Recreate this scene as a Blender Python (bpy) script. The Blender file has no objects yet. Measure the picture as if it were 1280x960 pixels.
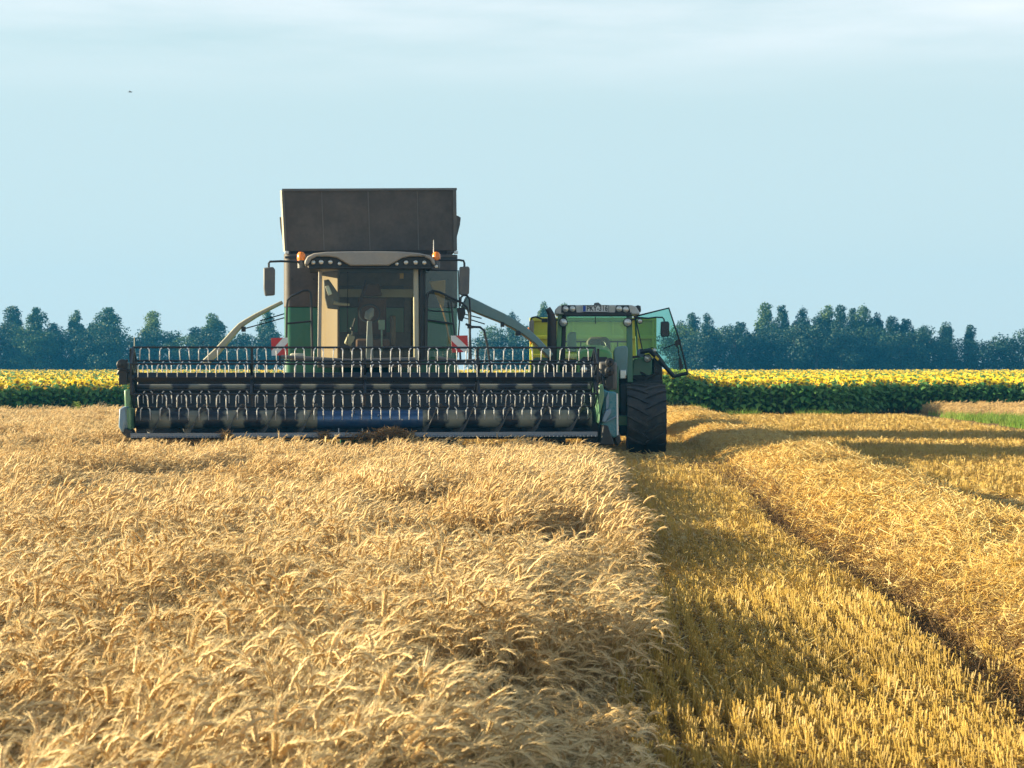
import bpy, math, random
import numpy as np
from mathutils import Vector, Matrix, Euler
R = math.radians
rnd = random.Random(7)
rng = np.random.default_rng(11)
scene = bpy.context.scene
COL = scene.collection

# ------------------------------------------------------------------ camera
F, CX, CY, CAMH, HORIZ = 2400.0, 640.0, 480.0, 1.9, 457.0
VPX = 720.0
yaw = math.atan((VPX - CX) / F)            # the driving direction (+Y) lies to the right of the optical axis
pitch = math.atan((CY - HORIZ) / F)
cam_rot = Euler((math.pi / 2 - pitch, 0, yaw), 'XYZ')
cd = bpy.data.cameras.new('camera'); cam = bpy.data.objects.new('camera', cd); COL.objects.link(cam)
cam.location = (0, 0, CAMH); cam.rotation_euler = cam_rot
cd.sensor_width = 36; cd.lens = F / 1280 * 36; cd.clip_end = 3000; cd.clip_start = 0.1
cd.dof.use_dof = True; cd.dof.focus_distance = 24.0; cd.dof.aperture_fstop = 7.5
scene.camera = cam
CM = cam_rot.to_matrix()

def ray(px, py):
    return CM @ Vector(((px - CX) / F, (CY - py) / F, -1))

def ground_at(px, py, z=0.0):
    d = ray(px, py); t = (z - CAMH) / d.z
    return Vector((0, 0, CAMH)) + d * t

class Frame:
    """measures pixels of the photograph on an upright plane of a thing's own axes"""
    def __init__(self, px, Y, axis_px):
        d = ray(px, HORIZ); t = Y / d.y
        self.loc = Vector((d.x * t, Y, 0))
        a = ray(axis_px, HORIZ); self.rz = -math.atan2(a.x, a.y)
        self.inv = (Matrix.Translation(self.loc) @ Matrix.Rotation(self.rz, 4, 'Z')).inverted()
    def at(self, px, py, v):
        o = self.inv @ Vector((0, 0, CAMH)); d = self.inv.to_3x3() @ ray(px, py)
        return o + d * ((v - o.y) / d.y)
    def px(self, v):                       # metres per pixel on that plane
        return (self.at(721, 400, v) - self.at(720, 400, v)).length

# ------------------------------------------------------------------ noise
def vnoise(x, y, seed=0):
    x = np.asarray(x, float); y = np.asarray(y, float)
    xi = np.floor(x).astype(np.int64); yi = np.floor(y).astype(np.int64)
    fx = x - xi; fy = y - yi; fx = fx * fx * (3 - 2 * fx); fy = fy * fy * (3 - 2 * fy)
    def h(a, b):
        n = (a * 374761393 + b * 668265263 + seed * 974711) & 0x7fffffff
        n = ((n ^ (n >> 13)) * 1274126177) & 0x7fffffff
        return ((n ^ (n >> 16)) & 0xffff) / 65535.0
    return (h(xi, yi) * (1 - fx) + h(xi + 1, yi) * fx) * (1 - fy) + (h(xi, yi + 1) * (1 - fx) + h(xi + 1, yi + 1) * fx) * fy
def fbm(x, y, seed=0, oct=3):
    s = 0; a = 0.5; t = 0
    for i in range(oct):
        s = s + a * vnoise(np.asarray(x) * 2 ** i, np.asarray(y) * 2 ** i, seed + i); t += a; a *= 0.5
    return s / t

# ------------------------------------------------------------------ materials
def new_mat(name):
    m = bpy.data.materials.new(name); m.use_nodes = True
    nt = m.node_tree; nt.nodes.clear()
    out = nt.nodes.new('ShaderNodeOutputMaterial')
    return m, nt, out
def paint(name, col, rough=0.5, metal=0.0, dust=0.25, dust_col=(0.34, 0.27, 0.17), scale=3.0, var=0.12, coat=0.0, bump=0.0):
    m, nt, out = new_mat(name); N = nt.nodes.new; L = nt.links.new
    b = N('ShaderNodeBsdfPrincipled'); b.inputs['Metallic'].default_value = metal
    b.inputs['Coat Weight'].default_value = coat
    tc = N('ShaderNodeTexCoord')
    n1 = N('ShaderNodeTexNoise'); n1.inputs['Scale'].default_value = scale; n1.inputs['Detail'].default_value = 8; n1.inputs['Roughness'].default_value = 0.65
    L(tc.outputs['Object'], n1.inputs['Vector'])
    n2 = N('ShaderNodeTexNoise'); n2.inputs['Scale'].default_value = scale * 7; n2.inputs['Detail'].default_value = 5
    L(tc.outputs['Object'], n2.inputs['Vector'])
    r1 = N('ShaderNodeMapRange'); r1.inputs['From Min'].default_value = 0.40; r1.inputs['From Max'].default_value = 0.72; r1.inputs['To Max'].default_value = dust
    L(n1.outputs['Fac'], r1.inputs['Value'])
    mx = N('ShaderNodeMix'); mx.data_type = 'RGBA'; mx.inputs['A'].default_value = (*col, 1); mx.inputs['B'].default_value = (*dust_col, 1)
    L(r1.outputs['Result'], mx.inputs['Factor'])
    hv = N('ShaderNodeHueSaturation'); L(mx.outputs['Result'], hv.inputs['Color'])
    r2 = N('ShaderNodeMapRange'); r2.inputs['To Min'].default_value = 1 - var; r2.inputs['To Max'].default_value = 1 + var
    L(n2.outputs['Fac'], r2.inputs['Value']); L(r2.outputs['Result'], hv.inputs['Value'])
    L(hv.outputs['Color'], b.inputs['Base Color'])
    r3 = N('ShaderNodeMapRange'); r3.inputs['To Min'].default_value = max(0.02, rough - 0.12); r3.inputs['To Max'].default_value = min(1, rough + 0.2)
    L(n1.outputs['Fac'], r3.inputs['Value']); L(r3.outputs['Result'], b.inputs['Roughness'])
    if bump:
        bp = N('ShaderNodeBump'); bp.inputs['Strength'].default_value = bump; bp.inputs['Distance'].default_value = 0.02
        L(n1.outputs['Fac'], bp.inputs['Height']); L(bp.outputs['Normal'], b.inputs['Normal'])
    L(b.outputs['BSDF'], out.inputs['Surface'])
    return m
def glass(name, tint, gloss=1.0, rough=0.02):
    m, nt, out = new_mat(name); N = nt.nodes.new; L = nt.links.new
    t = N('ShaderNodeBsdfTransparent'); t.inputs['Color'].default_value = (*tint, 1)
    g = N('ShaderNodeBsdfGlossy'); g.inputs['Roughness'].default_value = rough
    fr = N('ShaderNodeFresnel'); fr.inputs['IOR'].default_value = 1.5
    mu = N('ShaderNodeMath'); mu.operation = 'MULTIPLY'; mu.inputs[1].default_value = gloss
    L(fr.outputs['Fac'], mu.inputs[0])
    mix = N('ShaderNodeMixShader'); L(mu.outputs[0], mix.inputs['Fac']); L(t.outputs[0], mix.inputs[1]); L(g.outputs[0], mix.inputs[2])
    L(mix.outputs[0], out.inputs['Surface'])
    return m
def plant_mat(name, c0, c1, transl=0.3, rough=0.6, attr='tint', spec=0.3, noise=0.0, tcol=None):
    """colour between c0 and c1 by each instance's own tint"""
    m, nt, out = new_mat(name); N = nt.nodes.new; L = nt.links.new
    at_ = N('ShaderNodeAttribute'); at_.attribute_type = 'INSTANCER'; at_.attribute_name = attr
    fac = at_.outputs['Fac']
    if attr == 'random':
        oi = N('ShaderNodeObjectInfo'); fac = oi.outputs['Random']
    geo = N('ShaderNodeNewGeometry')
    rp = N('ShaderNodeMath'); rp.operation = 'MULTIPLY_ADD'; rp.inputs[1].default_value = 0.5; rp.inputs[2].default_value = -0.25
    L(geo.outputs['Random Per Island'], rp.inputs[0])
    ad = N('ShaderNodeMath'); ad.operation = 'ADD'; ad.use_clamp = True; L(fac, ad.inputs[0]); L(rp.outputs[0], ad.inputs[1])
    mx = N('ShaderNodeMix'); mx.data_type = 'RGBA'; mx.inputs['A'].default_value = (*c0, 1); mx.inputs['B'].default_value = (*c1, 1)
    L(ad.outputs[0], mx.inputs['Factor'])
    b = N('ShaderNodeBsdfPrincipled'); b.inputs['Roughness'].default_value = rough; b.inputs['Specular IOR Level'].default_value = spec
    L(mx.outputs['Result'], b.inputs['Base Color'])
    if transl > 0:
        tr = N('ShaderNodeBsdfTranslucent'); L(mx.outputs['Result'], tr.inputs['Color'])
        ms = N('ShaderNodeMixShader'); ms.inputs['Fac'].default_value = transl
        L(b.outputs[0], ms.inputs[1]); L(tr.outputs[0], ms.inputs[2]); L(ms.outputs[0], out.inputs['Surface'])
    else:
        L(b.outputs[0], out.inputs['Surface'])
    return m

M = {}
M['tank_grey'] = paint('tank_grey', (0.062, 0.053, 0.049), 0.6, dust=0.75, dust_col=(0.125, 0.105, 0.090), scale=2.2, bump=0.25, var=0.2)
M['body_green'] = paint('body_green', (0.010, 0.120, 0.055), 0.35, dust=0.22, dust_col=(0.10, 0.16, 0.08), scale=2.0, coat=0.3)
M['roof_cream'] = paint('roof_cream', (0.30, 0.27, 0.235), 0.5, dust=0.5, dust_col=(0.42, 0.34, 0.24), scale=2.5)
M['panel_cream'] = paint('panel_cream', (0.38, 0.37, 0.28), 0.5, dust=0.5, dust_col=(0.42, 0.34, 0.24), scale=3)
M['panel_teal'] = paint('panel_teal', (0.16, 0.27, 0.27), 0.35, dust=0.4, dust_col=(0.20, 0.27, 0.22), scale=3)
M['black'] = paint('black', (0.010, 0.012, 0.015), 0.42, dust=0.05, scale=4)
M['black_gloss'] = paint('black_gloss', (0.010, 0.012, 0.018), 0.26, dust=0.03, scale=4)
M['reel_dark'] = paint('reel_dark', (0.010, 0.015, 0.026), 0.28, dust=0.03, scale=3)
M['trough'] = paint('trough', (0.014, 0.020, 0.032), 0.36, metal=0.3, dust=0.12, dust_col=(0.16, 0.13, 0.09), scale=3)
M['steel'] = paint('steel', (0.45, 0.46, 0.46), 0.32, metal=0.9, dust=0.35, dust_col=(0.35, 0.31, 0.24), scale=5)
M['auger_steel'] = paint('auger_steel', (0.50, 0.50, 0.46), 0.30, metal=0.85, dust=0.4, dust_col=(0.40, 0.37, 0.27), scale=4)
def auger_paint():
    m = paint('auger_lit_worn', (0.014, 0.018, 0.030), 0.35, dust=0.1, scale=5); nt = m.node_tree; N = nt.nodes.new; L = nt.links.new
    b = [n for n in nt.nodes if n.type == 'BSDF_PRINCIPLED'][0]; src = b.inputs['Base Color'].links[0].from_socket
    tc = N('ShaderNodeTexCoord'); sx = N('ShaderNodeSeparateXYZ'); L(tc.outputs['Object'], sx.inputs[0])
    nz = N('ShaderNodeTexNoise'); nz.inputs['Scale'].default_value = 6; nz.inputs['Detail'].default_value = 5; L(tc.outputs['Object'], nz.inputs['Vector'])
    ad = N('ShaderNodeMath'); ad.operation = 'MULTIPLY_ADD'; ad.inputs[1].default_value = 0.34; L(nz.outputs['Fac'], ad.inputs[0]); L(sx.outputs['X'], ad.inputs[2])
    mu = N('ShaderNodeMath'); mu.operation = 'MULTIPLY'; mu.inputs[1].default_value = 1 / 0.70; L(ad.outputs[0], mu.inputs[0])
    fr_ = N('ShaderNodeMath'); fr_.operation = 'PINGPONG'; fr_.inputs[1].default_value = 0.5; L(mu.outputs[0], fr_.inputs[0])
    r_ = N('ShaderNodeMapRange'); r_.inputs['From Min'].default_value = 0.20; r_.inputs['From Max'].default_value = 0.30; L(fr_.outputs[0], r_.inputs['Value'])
    mx = N('ShaderNodeMix'); mx.data_type = 'RGBA'; mx.inputs['B'].default_value = (0.24, 0.235, 0.18, 1); L(src, mx.inputs['A']); L(r_.outputs[0], mx.inputs['Factor']); L(mx.outputs['Result'], b.inputs['Base Color'])  # cream patches put the light between flights, with some wear, into the colour
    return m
M['auger_lit_worn'] = auger_paint()
M['auger_blue'] = paint('auger_blue', (0.045, 0.11, 0.25), 0.30, metal=0.5, dust=0.2, scale=6)  # blue stands for the sky mirrored in the drum's middle
M['tine'] = paint('tine', (0.78, 0.79, 0.80), 0.3, dust=0.15, dust_col=(0.5, 0.42, 0.3), scale=20)
M['rubber'] = paint('rubber', (0.022, 0.022, 0.023), 0.7, dust=0.5, dust_col=(0.13, 0.105, 0.075), scale=5)
M['orange'] = paint('orange', (0.85, 0.22, 0.02), 0.2, dust=0.05, scale=10)
M['white'] = paint('white', (0.72, 0.72, 0.70), 0.4, dust=0.25, scale=5)
M['red'] = paint('red', (0.55, 0.025, 0.025), 0.4, dust=0.15, scale=6)
M['lens'] = paint('lens', (0.62, 0.62, 0.58), 0.12, metal=0.5, dust=0.2, scale=12)
M['beige'] = paint('beige', (0.15, 0.105, 0.06), 0.6, dust=0.4, dust_col=(0.19, 0.145, 0.09), scale=4)
M['interior'] = paint('interior', (0.075, 0.058, 0.042), 0.6, dust=0.2, scale=5)
M['seat_brown'] = paint('seat_brown', (0.085, 0.040, 0.022), 0.8, dust=0.3, dust_col=(0.02, 0.012, 0.008), scale=16, var=0.4)
M['column_blue'] = paint('column_blue', (0.20, 0.25, 0.32), 0.5, dust=0.2, scale=6)
M['tractor_green'] = paint('tractor_green', (0.025, 0.15, 0.062), 0.3, dust=0.25, dust_col=(0.16, 0.22, 0.10), scale=2.5, coat=0.4)
M['hood_green'] = paint('hood_green', (0.075, 0.25, 0.055), 0.3, dust=0.25, dust_col=(0.25, 0.30, 0.12), scale=2.5, coat=0.4)
M['divider_green'] = paint('divider_green', (0.10, 0.24, 0.13), 0.3, dust=0.3, dust_col=(0.36, 0.40, 0.25), scale=5)
M['divider_teal'] = paint('divider_teal', (0.05, 0.24, 0.30), 0.25, dust=0.25, scale=5)
M['divider_blue'] = paint('divider_blue', (0.16, 0.26, 0.36), 0.3, dust=0.25, scale=5)
M['roof_white'] = paint('roof_white', (0.55, 0.55, 0.52), 0.4, dust=0.5, dust_col=(0.42, 0.36, 0.26), scale=4)
M['lime'] = paint('lime', (0.47, 0.49, 0.03), 0.4, dust=0.2, dust_col=(0.42, 0.42, 0.14), scale=2)
M['exhaust'] = paint('exhaust', (0.055, 0.045, 0.04), 0.55, metal=0.5, dust=0.4, dust_col=(0.12, 0.07, 0.04), scale=6)
M['grey_plastic'] = paint('grey_plastic', (0.10, 0.10, 0.10), 0.5, dust=0.4, dust_col=(0.22, 0.18, 0.13), scale=4)
M['plate_blue'] = paint('plate_blue', (0.01, 0.07, 0.40), 0.4, dust=0.05, scale=8)
M['yellow'] = paint('yellow', (0.75, 0.50, 0.02), 0.4, dust=0.1, scale=8)
M['broom'] = paint('broom', (0.50, 0.26, 0.09), 0.8, dust=0.4, dust_col=(0.62, 0.38, 0.16), scale=30)
M['glass_cab'] = glass('glass_cab', (0.84, 0.83, 0.70), 0.9, .05)
M['glass_door'] = glass('glass_door', (0.84, 0.90, 0.86), 1.0)
M['glass_tractor'] = glass('glass_tractor', (0.82, 0.94, 0.80), 1.6)
M['glass_visor'] = glass('glass_visor', (0.50, 0.74, 0.74), 1.0)
M['glass_swung'] = glass('glass_swung', (0.56, 0.80, 0.74), 0.8)
M['wheat_stem'] = plant_mat('wheat_stem', (0.60, 0.46, 0.22), (0.44, 0.29, 0.115), 0.25, 0.55)
M['wheat_ear'] = plant_mat('wheat_ear', (0.82, 0.62, 0.32), (0.60, 0.385, 0.14), 0.25, 0.55)
M['wheat_awn'] = plant_mat('wheat_awn', (0.92, 0.765, 0.46), (0.82, 0.61, 0.29), 0.45, 0.45)
M['stub'] = plant_mat('stub', (0.66, 0.465, 0.115), (0.38, 0.245, 0.05), 0.25, 0.5)
M['straw'] = plant_mat('straw', (0.75, 0.50, 0.15), (0.56, 0.33, 0.065), 0.25, 0.45)
M['straw_pale'] = plant_mat('straw_pale', (0.80, 0.64, 0.28), (0.68, 0.50, 0.16), 0.25, 0.45)
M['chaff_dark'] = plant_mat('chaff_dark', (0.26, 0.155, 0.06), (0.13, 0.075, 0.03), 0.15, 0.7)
M['grass'] = plant_mat('grass', (0.15, 0.29, 0.035), (0.28, 0.36, 0.07), 0.4, 0.5)
M['weed'] = plant_mat('weed', (0.30, 0.42, 0.03), (0.38, 0.46, 0.05), 0.3, 0.5, attr='random')
M['sf_leaf'] = plant_mat('sf_leaf', (0.070, 0.20, 0.045), (0.18, 0.33, 0.08), 0.35, 0.42, attr='random')
M['sf_stem'] = plant_mat('sf_stem', (0.10, 0.17, 0.06), (0.14, 0.20, 0.07), 0.1, 0.6, attr='random')
M['sf_petal'] = plant_mat('sf_petal', (0.80, 0.60, 0.008), (0.76, 0.47, 0.008), 0.30, 0.5, attr='random')
M['sf_disc'] = plant_mat('sf_disc', (0.15, 0.07, 0.012), (0.36, 0.20, 0.02), 0.0, 0.9, attr='random')
M['leaf_dark'] = plant_mat('leaf_dark', (0.012, 0.042, 0.030), (0.026, 0.068, 0.036), 0.25, 0.6, attr='random')
M['leaf_mid'] = plant_mat('leaf_mid', (0.038, 0.090, 0.026), (0.085, 0.140, 0.036), 0.25, 0.6, attr='random')  # lighter green also paints in the sunlit treetops
M['leaf_pale'] = plant_mat('leaf_pale', (0.10, 0.17, 0.035), (0.15, 0.21, 0.05), 0.3, 0.6, attr='random')
M['bar_steel'] = paint('bar_steel', (0.16, 0.20, 0.26), 0.35, metal=0.4, dust=0.3, scale=6)
M['bark'] = paint('bark', (0.030, 0.026, 0.022), 0.9, dust=0.4, dust_col=(0.06, 0.05, 0.04), scale=6)
M['feather'] = paint('feather', (0.10, 0.10, 0.11), 0.8, dust=0.2, scale=20)

def ground_mat():
    m, nt, out = new_mat('ground_soil'); N = nt.nodes.new; L = nt.links.new
    tc = N('ShaderNodeTexCoord'); mp = N('ShaderNodeMapping'); mp.inputs['Scale'].default_value = (1, 0.6, 1)
    L(tc.outputs['Object'], mp.inputs['Vector'])
    n1 = N('ShaderNodeTexNoise'); n1.inputs['Scale'].default_value = 0.8; n1.inputs['Detail'].default_value = 10; n1.inputs['Roughness'].default_value = 0.7
    n2 = N('ShaderNodeTexNoise'); n2.inputs['Scale'].default_value = 22; n2.inputs['Detail'].default_value = 6; n2.inputs['Roughness'].default_value = 0.75
    L(mp.outputs[0], n1.inputs['Vector']); L(mp.outputs[0], n2.inputs['Vector'])
    cr = N('ShaderNodeValToRGB'); e = cr.color_ramp.elements
    e[0].position = 0.36; e[0].color = (0.10, 0.066, 0.035, 1); e[1].position = 0.66; e[1].color = (0.38, 0.25, 0.08, 1)
    L(n2.outputs['Fac'], cr.inputs['Fac'])
    c2 = N('ShaderNodeValToRGB'); e = c2.color_ramp.elements
    e[0].position = 0.35; e[0].color = (0.75, 0.72, 0.7, 1); e[1].position = 0.65; e[1].color = (1.1, 1.05, 1.0, 1)
    L(n1.outputs['Fac'], c2.inputs['Fac'])
    mx = N('ShaderNodeMix'); mx.data_type = 'RGBA'; mx.blend_type = 'MULTIPLY'; mx.inputs['Factor'].default_value = 1
    L(cr.outputs[0], mx.inputs['A']); L(c2.outputs[0], mx.inputs['B'])
    b = N('ShaderNodeBsdfPrincipled'); b.inputs['Roughness'].default_value = 0.9; b.inputs['Specular IOR Level'].default_value = 0.1
    L(mx.outputs['Result'], b.inputs['Base Color'])
    bp = N('ShaderNodeBump'); bp.inputs['Strength'].default_value = 0.8; bp.inputs['Distance'].default_value = 0.05
    L(n2.outputs['Fac'], bp.inputs['Height']); L(bp.outputs[0], b.inputs['Normal'])
    L(b.outputs[0], out.inputs['Surface'])
    return m
M['ground'] = ground_mat()

# ------------------------------------------------------------------ mesh builder
class MB:
    def __init__(self): self.v = []; self.f = []; self.m = []
    def add(self, vs, fs, mi=0):
        o = len(self.v); self.v += [tuple(p) for p in vs]
        for q in fs: self.f.append(tuple(i + o for i in q)); self.m.append(mi)
        return self
    def box(self, c, s, rot=None, mi=0):
        c = Vector(c); h = [x / 2 for x in s]; vs = []
        for x in (-1, 1):
            for y in (-1, 1):
                for z in (-1, 1):
                    p = Vector((x * h[0], y * h[1], z * h[2]))
                    if rot is not None: p = rot @ p
                    vs.append(c + p)
        return self.add(vs, [(0, 1, 3, 2), (4, 6, 7, 5), (0, 4, 5, 1), (2, 3, 7, 6), (0, 2, 6, 4), (1, 5, 7, 3)], mi)
    def span(self, a, b, mi=0):
        a = Vector(a); b = Vector(b)
        return self.box((a + b) / 2, [abs(b[i] - a[i]) for i in range(3)], None, mi)
    def bar(self, p0, p1, w, h, mi=0, up=(0, 0, 1)):
        p0 = Vector(p0); p1 = Vector(p1); d = p1 - p0; l = d.length; d.normalize()
        s = d.cross(Vector(up))
        if s.length < 1e-4: s = d.cross(Vector((0, 1, 0)))
        s.normalize(); u = s.cross(d)
        rot = Matrix((s, d, u)).transposed()
        return self.box((p0 + p1) / 2, (w, l, h), rot, mi)
    def tube(self, pts, r, n=8, mi=0, caps=True):
        pts = [Vector(p) for p in pts]; k = len(pts); rs = r if isinstance(r, (list, tuple)) else [r] * k
        vs = []; prev = None
        for i, p in enumerate(pts):
            d = (pts[min(i + 1, k - 1)] - pts[max(i - 1, 0)]).normalized()
            s = prev - d * prev.dot(d) if prev is not None else d.cross(Vector((0, 0, 1)) if abs(d.z) < 0.9 else Vector((1, 0, 0)))
            s.normalize(); prev = s; u = d.cross(s)
            for j in range(n):
                a = 2 * math.pi * j / n
                vs.append(p + (s * math.cos(a) + u * math.sin(a)) * rs[i])
        fs = [(i * n + j, i * n + (j + 1) % n, (i + 1) * n + (j + 1) % n, (i + 1) * n + j) for i in range(k - 1) for j in range(n)]
        if caps: fs += [tuple(range(n - 1, -1, -1)), tuple((k - 1) * n + j for j in range(n))]
        return self.add(vs, fs, mi)
    def prism(self, poly, vec, mi=0):
        poly = [Vector(p) for p in poly]; vec = Vector(vec); n = len(poly)
        fs = [tuple(range(n)), tuple(range(2 * n - 1, n - 1, -1))] + [(j, j + n, (j + 1) % n + n, (j + 1) % n) for j in range(n)]
        return self.add(poly + [p + vec for p in poly], fs, mi)
    def lathe(self, prof, c, axis, n=24, mi=0, arc=(0, 2 * math.pi)):
        """prof: (radius, along) pairs"""
        c = Vector(c); ax = Vector(axis).normalized()
        s = ax.cross(Vector((0, 0, 1)) if abs(ax.z) < 0.9 else Vector((1, 0, 0))).normalized(); u = ax.cross(s)
        full = abs(arc[1] - arc[0] - 2 * math.pi) < 1e-6; m = n if full else n + 1; k = len(prof); vs = []
        for j in range(m):
            a = arc[0] + (arc[1] - arc[0]) * j / n; d = s * math.cos(a) + u * math.sin(a)
            for r, t in prof: vs.append(c + ax * t + d * r)
        fs = [(j * k + i, j * k + i + 1, ((j + 1) % m) * k + i + 1, ((j + 1) % m) * k + i) for j in range(n) for i in range(k - 1)]
        return self.add(vs, fs, mi)
    def ball(self, c, r, n=10, mi=0, sz=1.0):
        return self.lathe([(max(1e-4, r * math.sin(math.pi * i / 8)), -r * sz * math.cos(math.pi * i / 8)) for i in range(9)], c, (0, 0, 1), n, mi)
    def mesh(self, name, mats):
        me = bpy.data.meshes.new(name); me.from_pydata(self.v, [], self.f)
        for m in mats: me.materials.append(M[m])
        me.polygons.foreach_set('material_index', self.m)
        me.update(); return me
    def build(self, name, mats, parent=None, bevel=0.0, smooth=True, label=None, fix=True):
        if isinstance(mats, str): mats = [mats]
        me = self.mesh(name, mats)
        if fix:
            import bmesh
            bm = bmesh.new(); bm.from_mesh(me); bmesh.ops.recalc_face_normals(bm, faces=bm.faces); bm.to_mesh(me); bm.free()
        if smooth: me.shade_smooth(); me.set_sharp_from_angle(angle=R(38))
        o = bpy.data.objects.new(name, me); COL.objects.link(o); o.parent = parent
        if bevel:
            b = o.modifiers.new('bevel', 'BEVEL'); b.width = bevel; b.segments = 2; b.limit_method = 'ANGLE'; b.angle_limit = R(40); b.harden_normals = False
        if label: o['label'] = label
        return o

def thing(name, label, cat, loc=(0, 0, 0), rz=0.0, group=None):
    o = bpy.data.objects.new(name, None); COL.objects.link(o); o.empty_display_size = 0.2
    o.location = loc; o.rotation_euler = (0, 0, rz); tag(o, label, cat, group); return o
def tag(o, label, cat, group=None, kind=None):
    o['label'] = label; o['category'] = cat
    if group: o['group'] = group
    if kind: o['kind'] = kind
    return o
def group_part(name, parent):
    o = bpy.data.objects.new(name, None); COL.objects.link(o); o.parent = parent; o.empty_display_size = 0.1; return o

# ------------------------------------------------------------------ scatter: prototypes and points live in ONE object's mesh
def scatter(name, protos, mats, pts, rot, scl, pick, tint, label, cat):
    """protos: list of MB; one geometry-node object that instances its own prototypes on its own points"""
    V = []; Fc = []; Mi = []; var = []
    for k, p in enumerate(protos):
        o = len(V); V += p.v; var += [k] * len(p.v)
        Fc += [tuple(i + o for i in q) for q in p.f]; Mi += p.m
    npv = len(V); n = len(pts)
    me = bpy.data.meshes.new(name); me.from_pydata(V + [tuple(p) for p in pts], [], Fc)
    for m in mats: me.materials.append(M[m])
    me.polygons.foreach_set('material_index', Mi)
    me.shade_smooth(); me.set_sharp_from_angle(angle=R(50))
    def attr(nm, typ, arr, key):
        a = me.attributes.new(nm, typ, 'POINT'); a.data.foreach_set(key, np.ascontiguousarray(arr).ravel())
    attr('variant', 'INT', np.concatenate([np.array(var, np.int32), -1 - np.asarray(pick, np.int32)]), 'value')
    attr('rot', 'FLOAT_VECTOR', np.vstack([np.zeros((npv, 3)), rot]).astype(np.float32), 'vector')
    attr('scl', 'FLOAT_VECTOR', np.vstack([np.ones((npv, 3)), scl]).astype(np.float32), 'vector')
    attr('tint', 'FLOAT', np.concatenate([np.zeros(npv), tint]).astype(np.float32), 'value')
    o = bpy.data.objects.new(name, me); COL.objects.link(o)
    tag(o, label, cat, kind='stuff')
    ng = bpy.data.node_groups.new(name + '_scatter', 'GeometryNodeTree')
    ng.interface.new_socket('Geometry', in_out='INPUT', socket_type='NodeSocketGeometry')
    ng.interface.new_socket('Geometry', in_out='OUTPUT', socket_type='NodeSocketGeometry')
    N = ng.nodes.new; L = ng.links.new
    gi = N('NodeGroupInput'); go = N('NodeGroupOutput'); jn = N('GeometryNodeJoinGeometry')
    def named(nm, typ):
        x = N('GeometryNodeInputNamedAttribute'); x.data_type = typ; x.inputs['Name'].default_value = nm; return x.outputs['Attribute']
    va = named('variant', 'INT'); ro = named('rot', 'FLOAT_VECTOR'); sc = named('scl', 'FLOAT_VECTOR')
    def sep(val):
        c = N('FunctionNodeCompare'); c.data_type = 'INT'; c.operation = 'EQUAL'; L(va, c.inputs['A']); 
        [s for s in c.inputs if s.name == 'B' and s.type == 'INT'][0].default_value = val
        s = N('GeometryNodeSeparateGeometry'); s.domain = 'POINT'; L(gi.outputs[0], s.inputs['Geometry']); L(c.outputs['Result'], s.inputs['Selection'])
        return s.outputs['Selection']
    # the INT sockets of Compare need to be linked by type
    def sep(val):
        c = N('FunctionNodeCompare'); c.data_type = 'INT'; c.operation = 'EQUAL'
        A = [s for s in c.inputs if s.identifier == 'A_INT'][0]; B = [s for s in c.inputs if s.identifier == 'B_INT'][0]
        L(va, A); B.default_value = val
        s = N('GeometryNodeSeparateGeometry'); s.domain = 'POINT'; L(gi.outputs[0], s.inputs['Geometry']); L(c.outputs['Result'], s.inputs['Selection'])
        return s.outputs['Selection']
    for k in range(len(protos)):
        ip = N('GeometryNodeInstanceOnPoints')
        L(sep(-1 - k), ip.inputs['Points']); L(sep(k), ip.inputs['Instance']); L(ro, ip.inputs['Rotation']); L(sc, ip.inputs['Scale'])
        L(ip.outputs[0], jn.inputs[0])
    L(jn.outputs[0], go.inputs[0])
    md = o.modifiers.new('scatter', 'NODES'); md.node_group = ng
    return o

# ------------------------------------------------------------------ terrain
EDGE = 0.42                                 # the standing wheat ends here, cut stubble beyond
def edge_x(y): return np.interp(y, [6, 11, 20, 35], [0.04, 0.20, 0.32, 0.44]) + 0.14 * (fbm(np.asarray(y) * 0.5, 3.3, 5) - 0.5) * 2
def swath_c(y):
    y = np.asarray(y, float)
    return 3.95 + 0.12 * np.sin(y * 0.21) - 0.25 * np.clip((y - 36) / 20, 0, 1)
def swath_h(x, y):
    x = np.asarray(x, float); y = np.asarray(y, float)
    w = 1.28 + 0.25 * (fbm(y * 0.3, 8.0, 21) - 0.5) + 0.15 * np.clip((20 - y) / 14, 0, 1)
    d = np.abs((x - swath_c(y)) / w)
    prof = np.clip(1 - d ** 2.8, 0, 1)
    hh = 0.34 + 0.17 * (fbm(x * 0.9, y * 0.45, 31) - 0.5) * 2
    return prof * hh
def ground_z(x, y):
    x = np.asarray(x, float); y = np.asarray(y, float)
    z = 0.05 * (fbm(x * 0.35, y * 0.35, 3) - 0.5)
    gul = np.exp(-((x - 2.50 - 0.08 * np.sin(y * 0.5)) / 0.17) ** 2) * np.clip((34 - y) / 6, 0, 1)
    z = z - 0.09 * gul + swath_h(x, y)
    return z
xs = np.concatenate([np.linspace(-260, -12, 50), np.linspace(-10, 1.0, 24), np.linspace(1.2, 6.2, 72), np.linspace(6.6, 20, 30), np.linspace(24, 260, 48)])
ys = np.concatenate([np.linspace(-12, 3, 6), np.linspace(3.5, 60, 200), np.linspace(62, 120, 40), np.linspace(130, 410, 50)])
GX, GY = np.meshgrid(xs, ys); GZ = ground_z(GX, GY)
nv, nu = GX.shape
b = MB(); b.v = [tuple(p) for p in np.stack([GX.ravel(), GY.ravel(), GZ.ravel()], 1)]
b.f = [(j * nu + i, j * nu + i + 1, (j + 1) * nu + i + 1, (j + 1) * nu + i) for j in range(nv - 1) for i in range(nu - 1)]; b.m = [0] * len(b.f)
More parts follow.
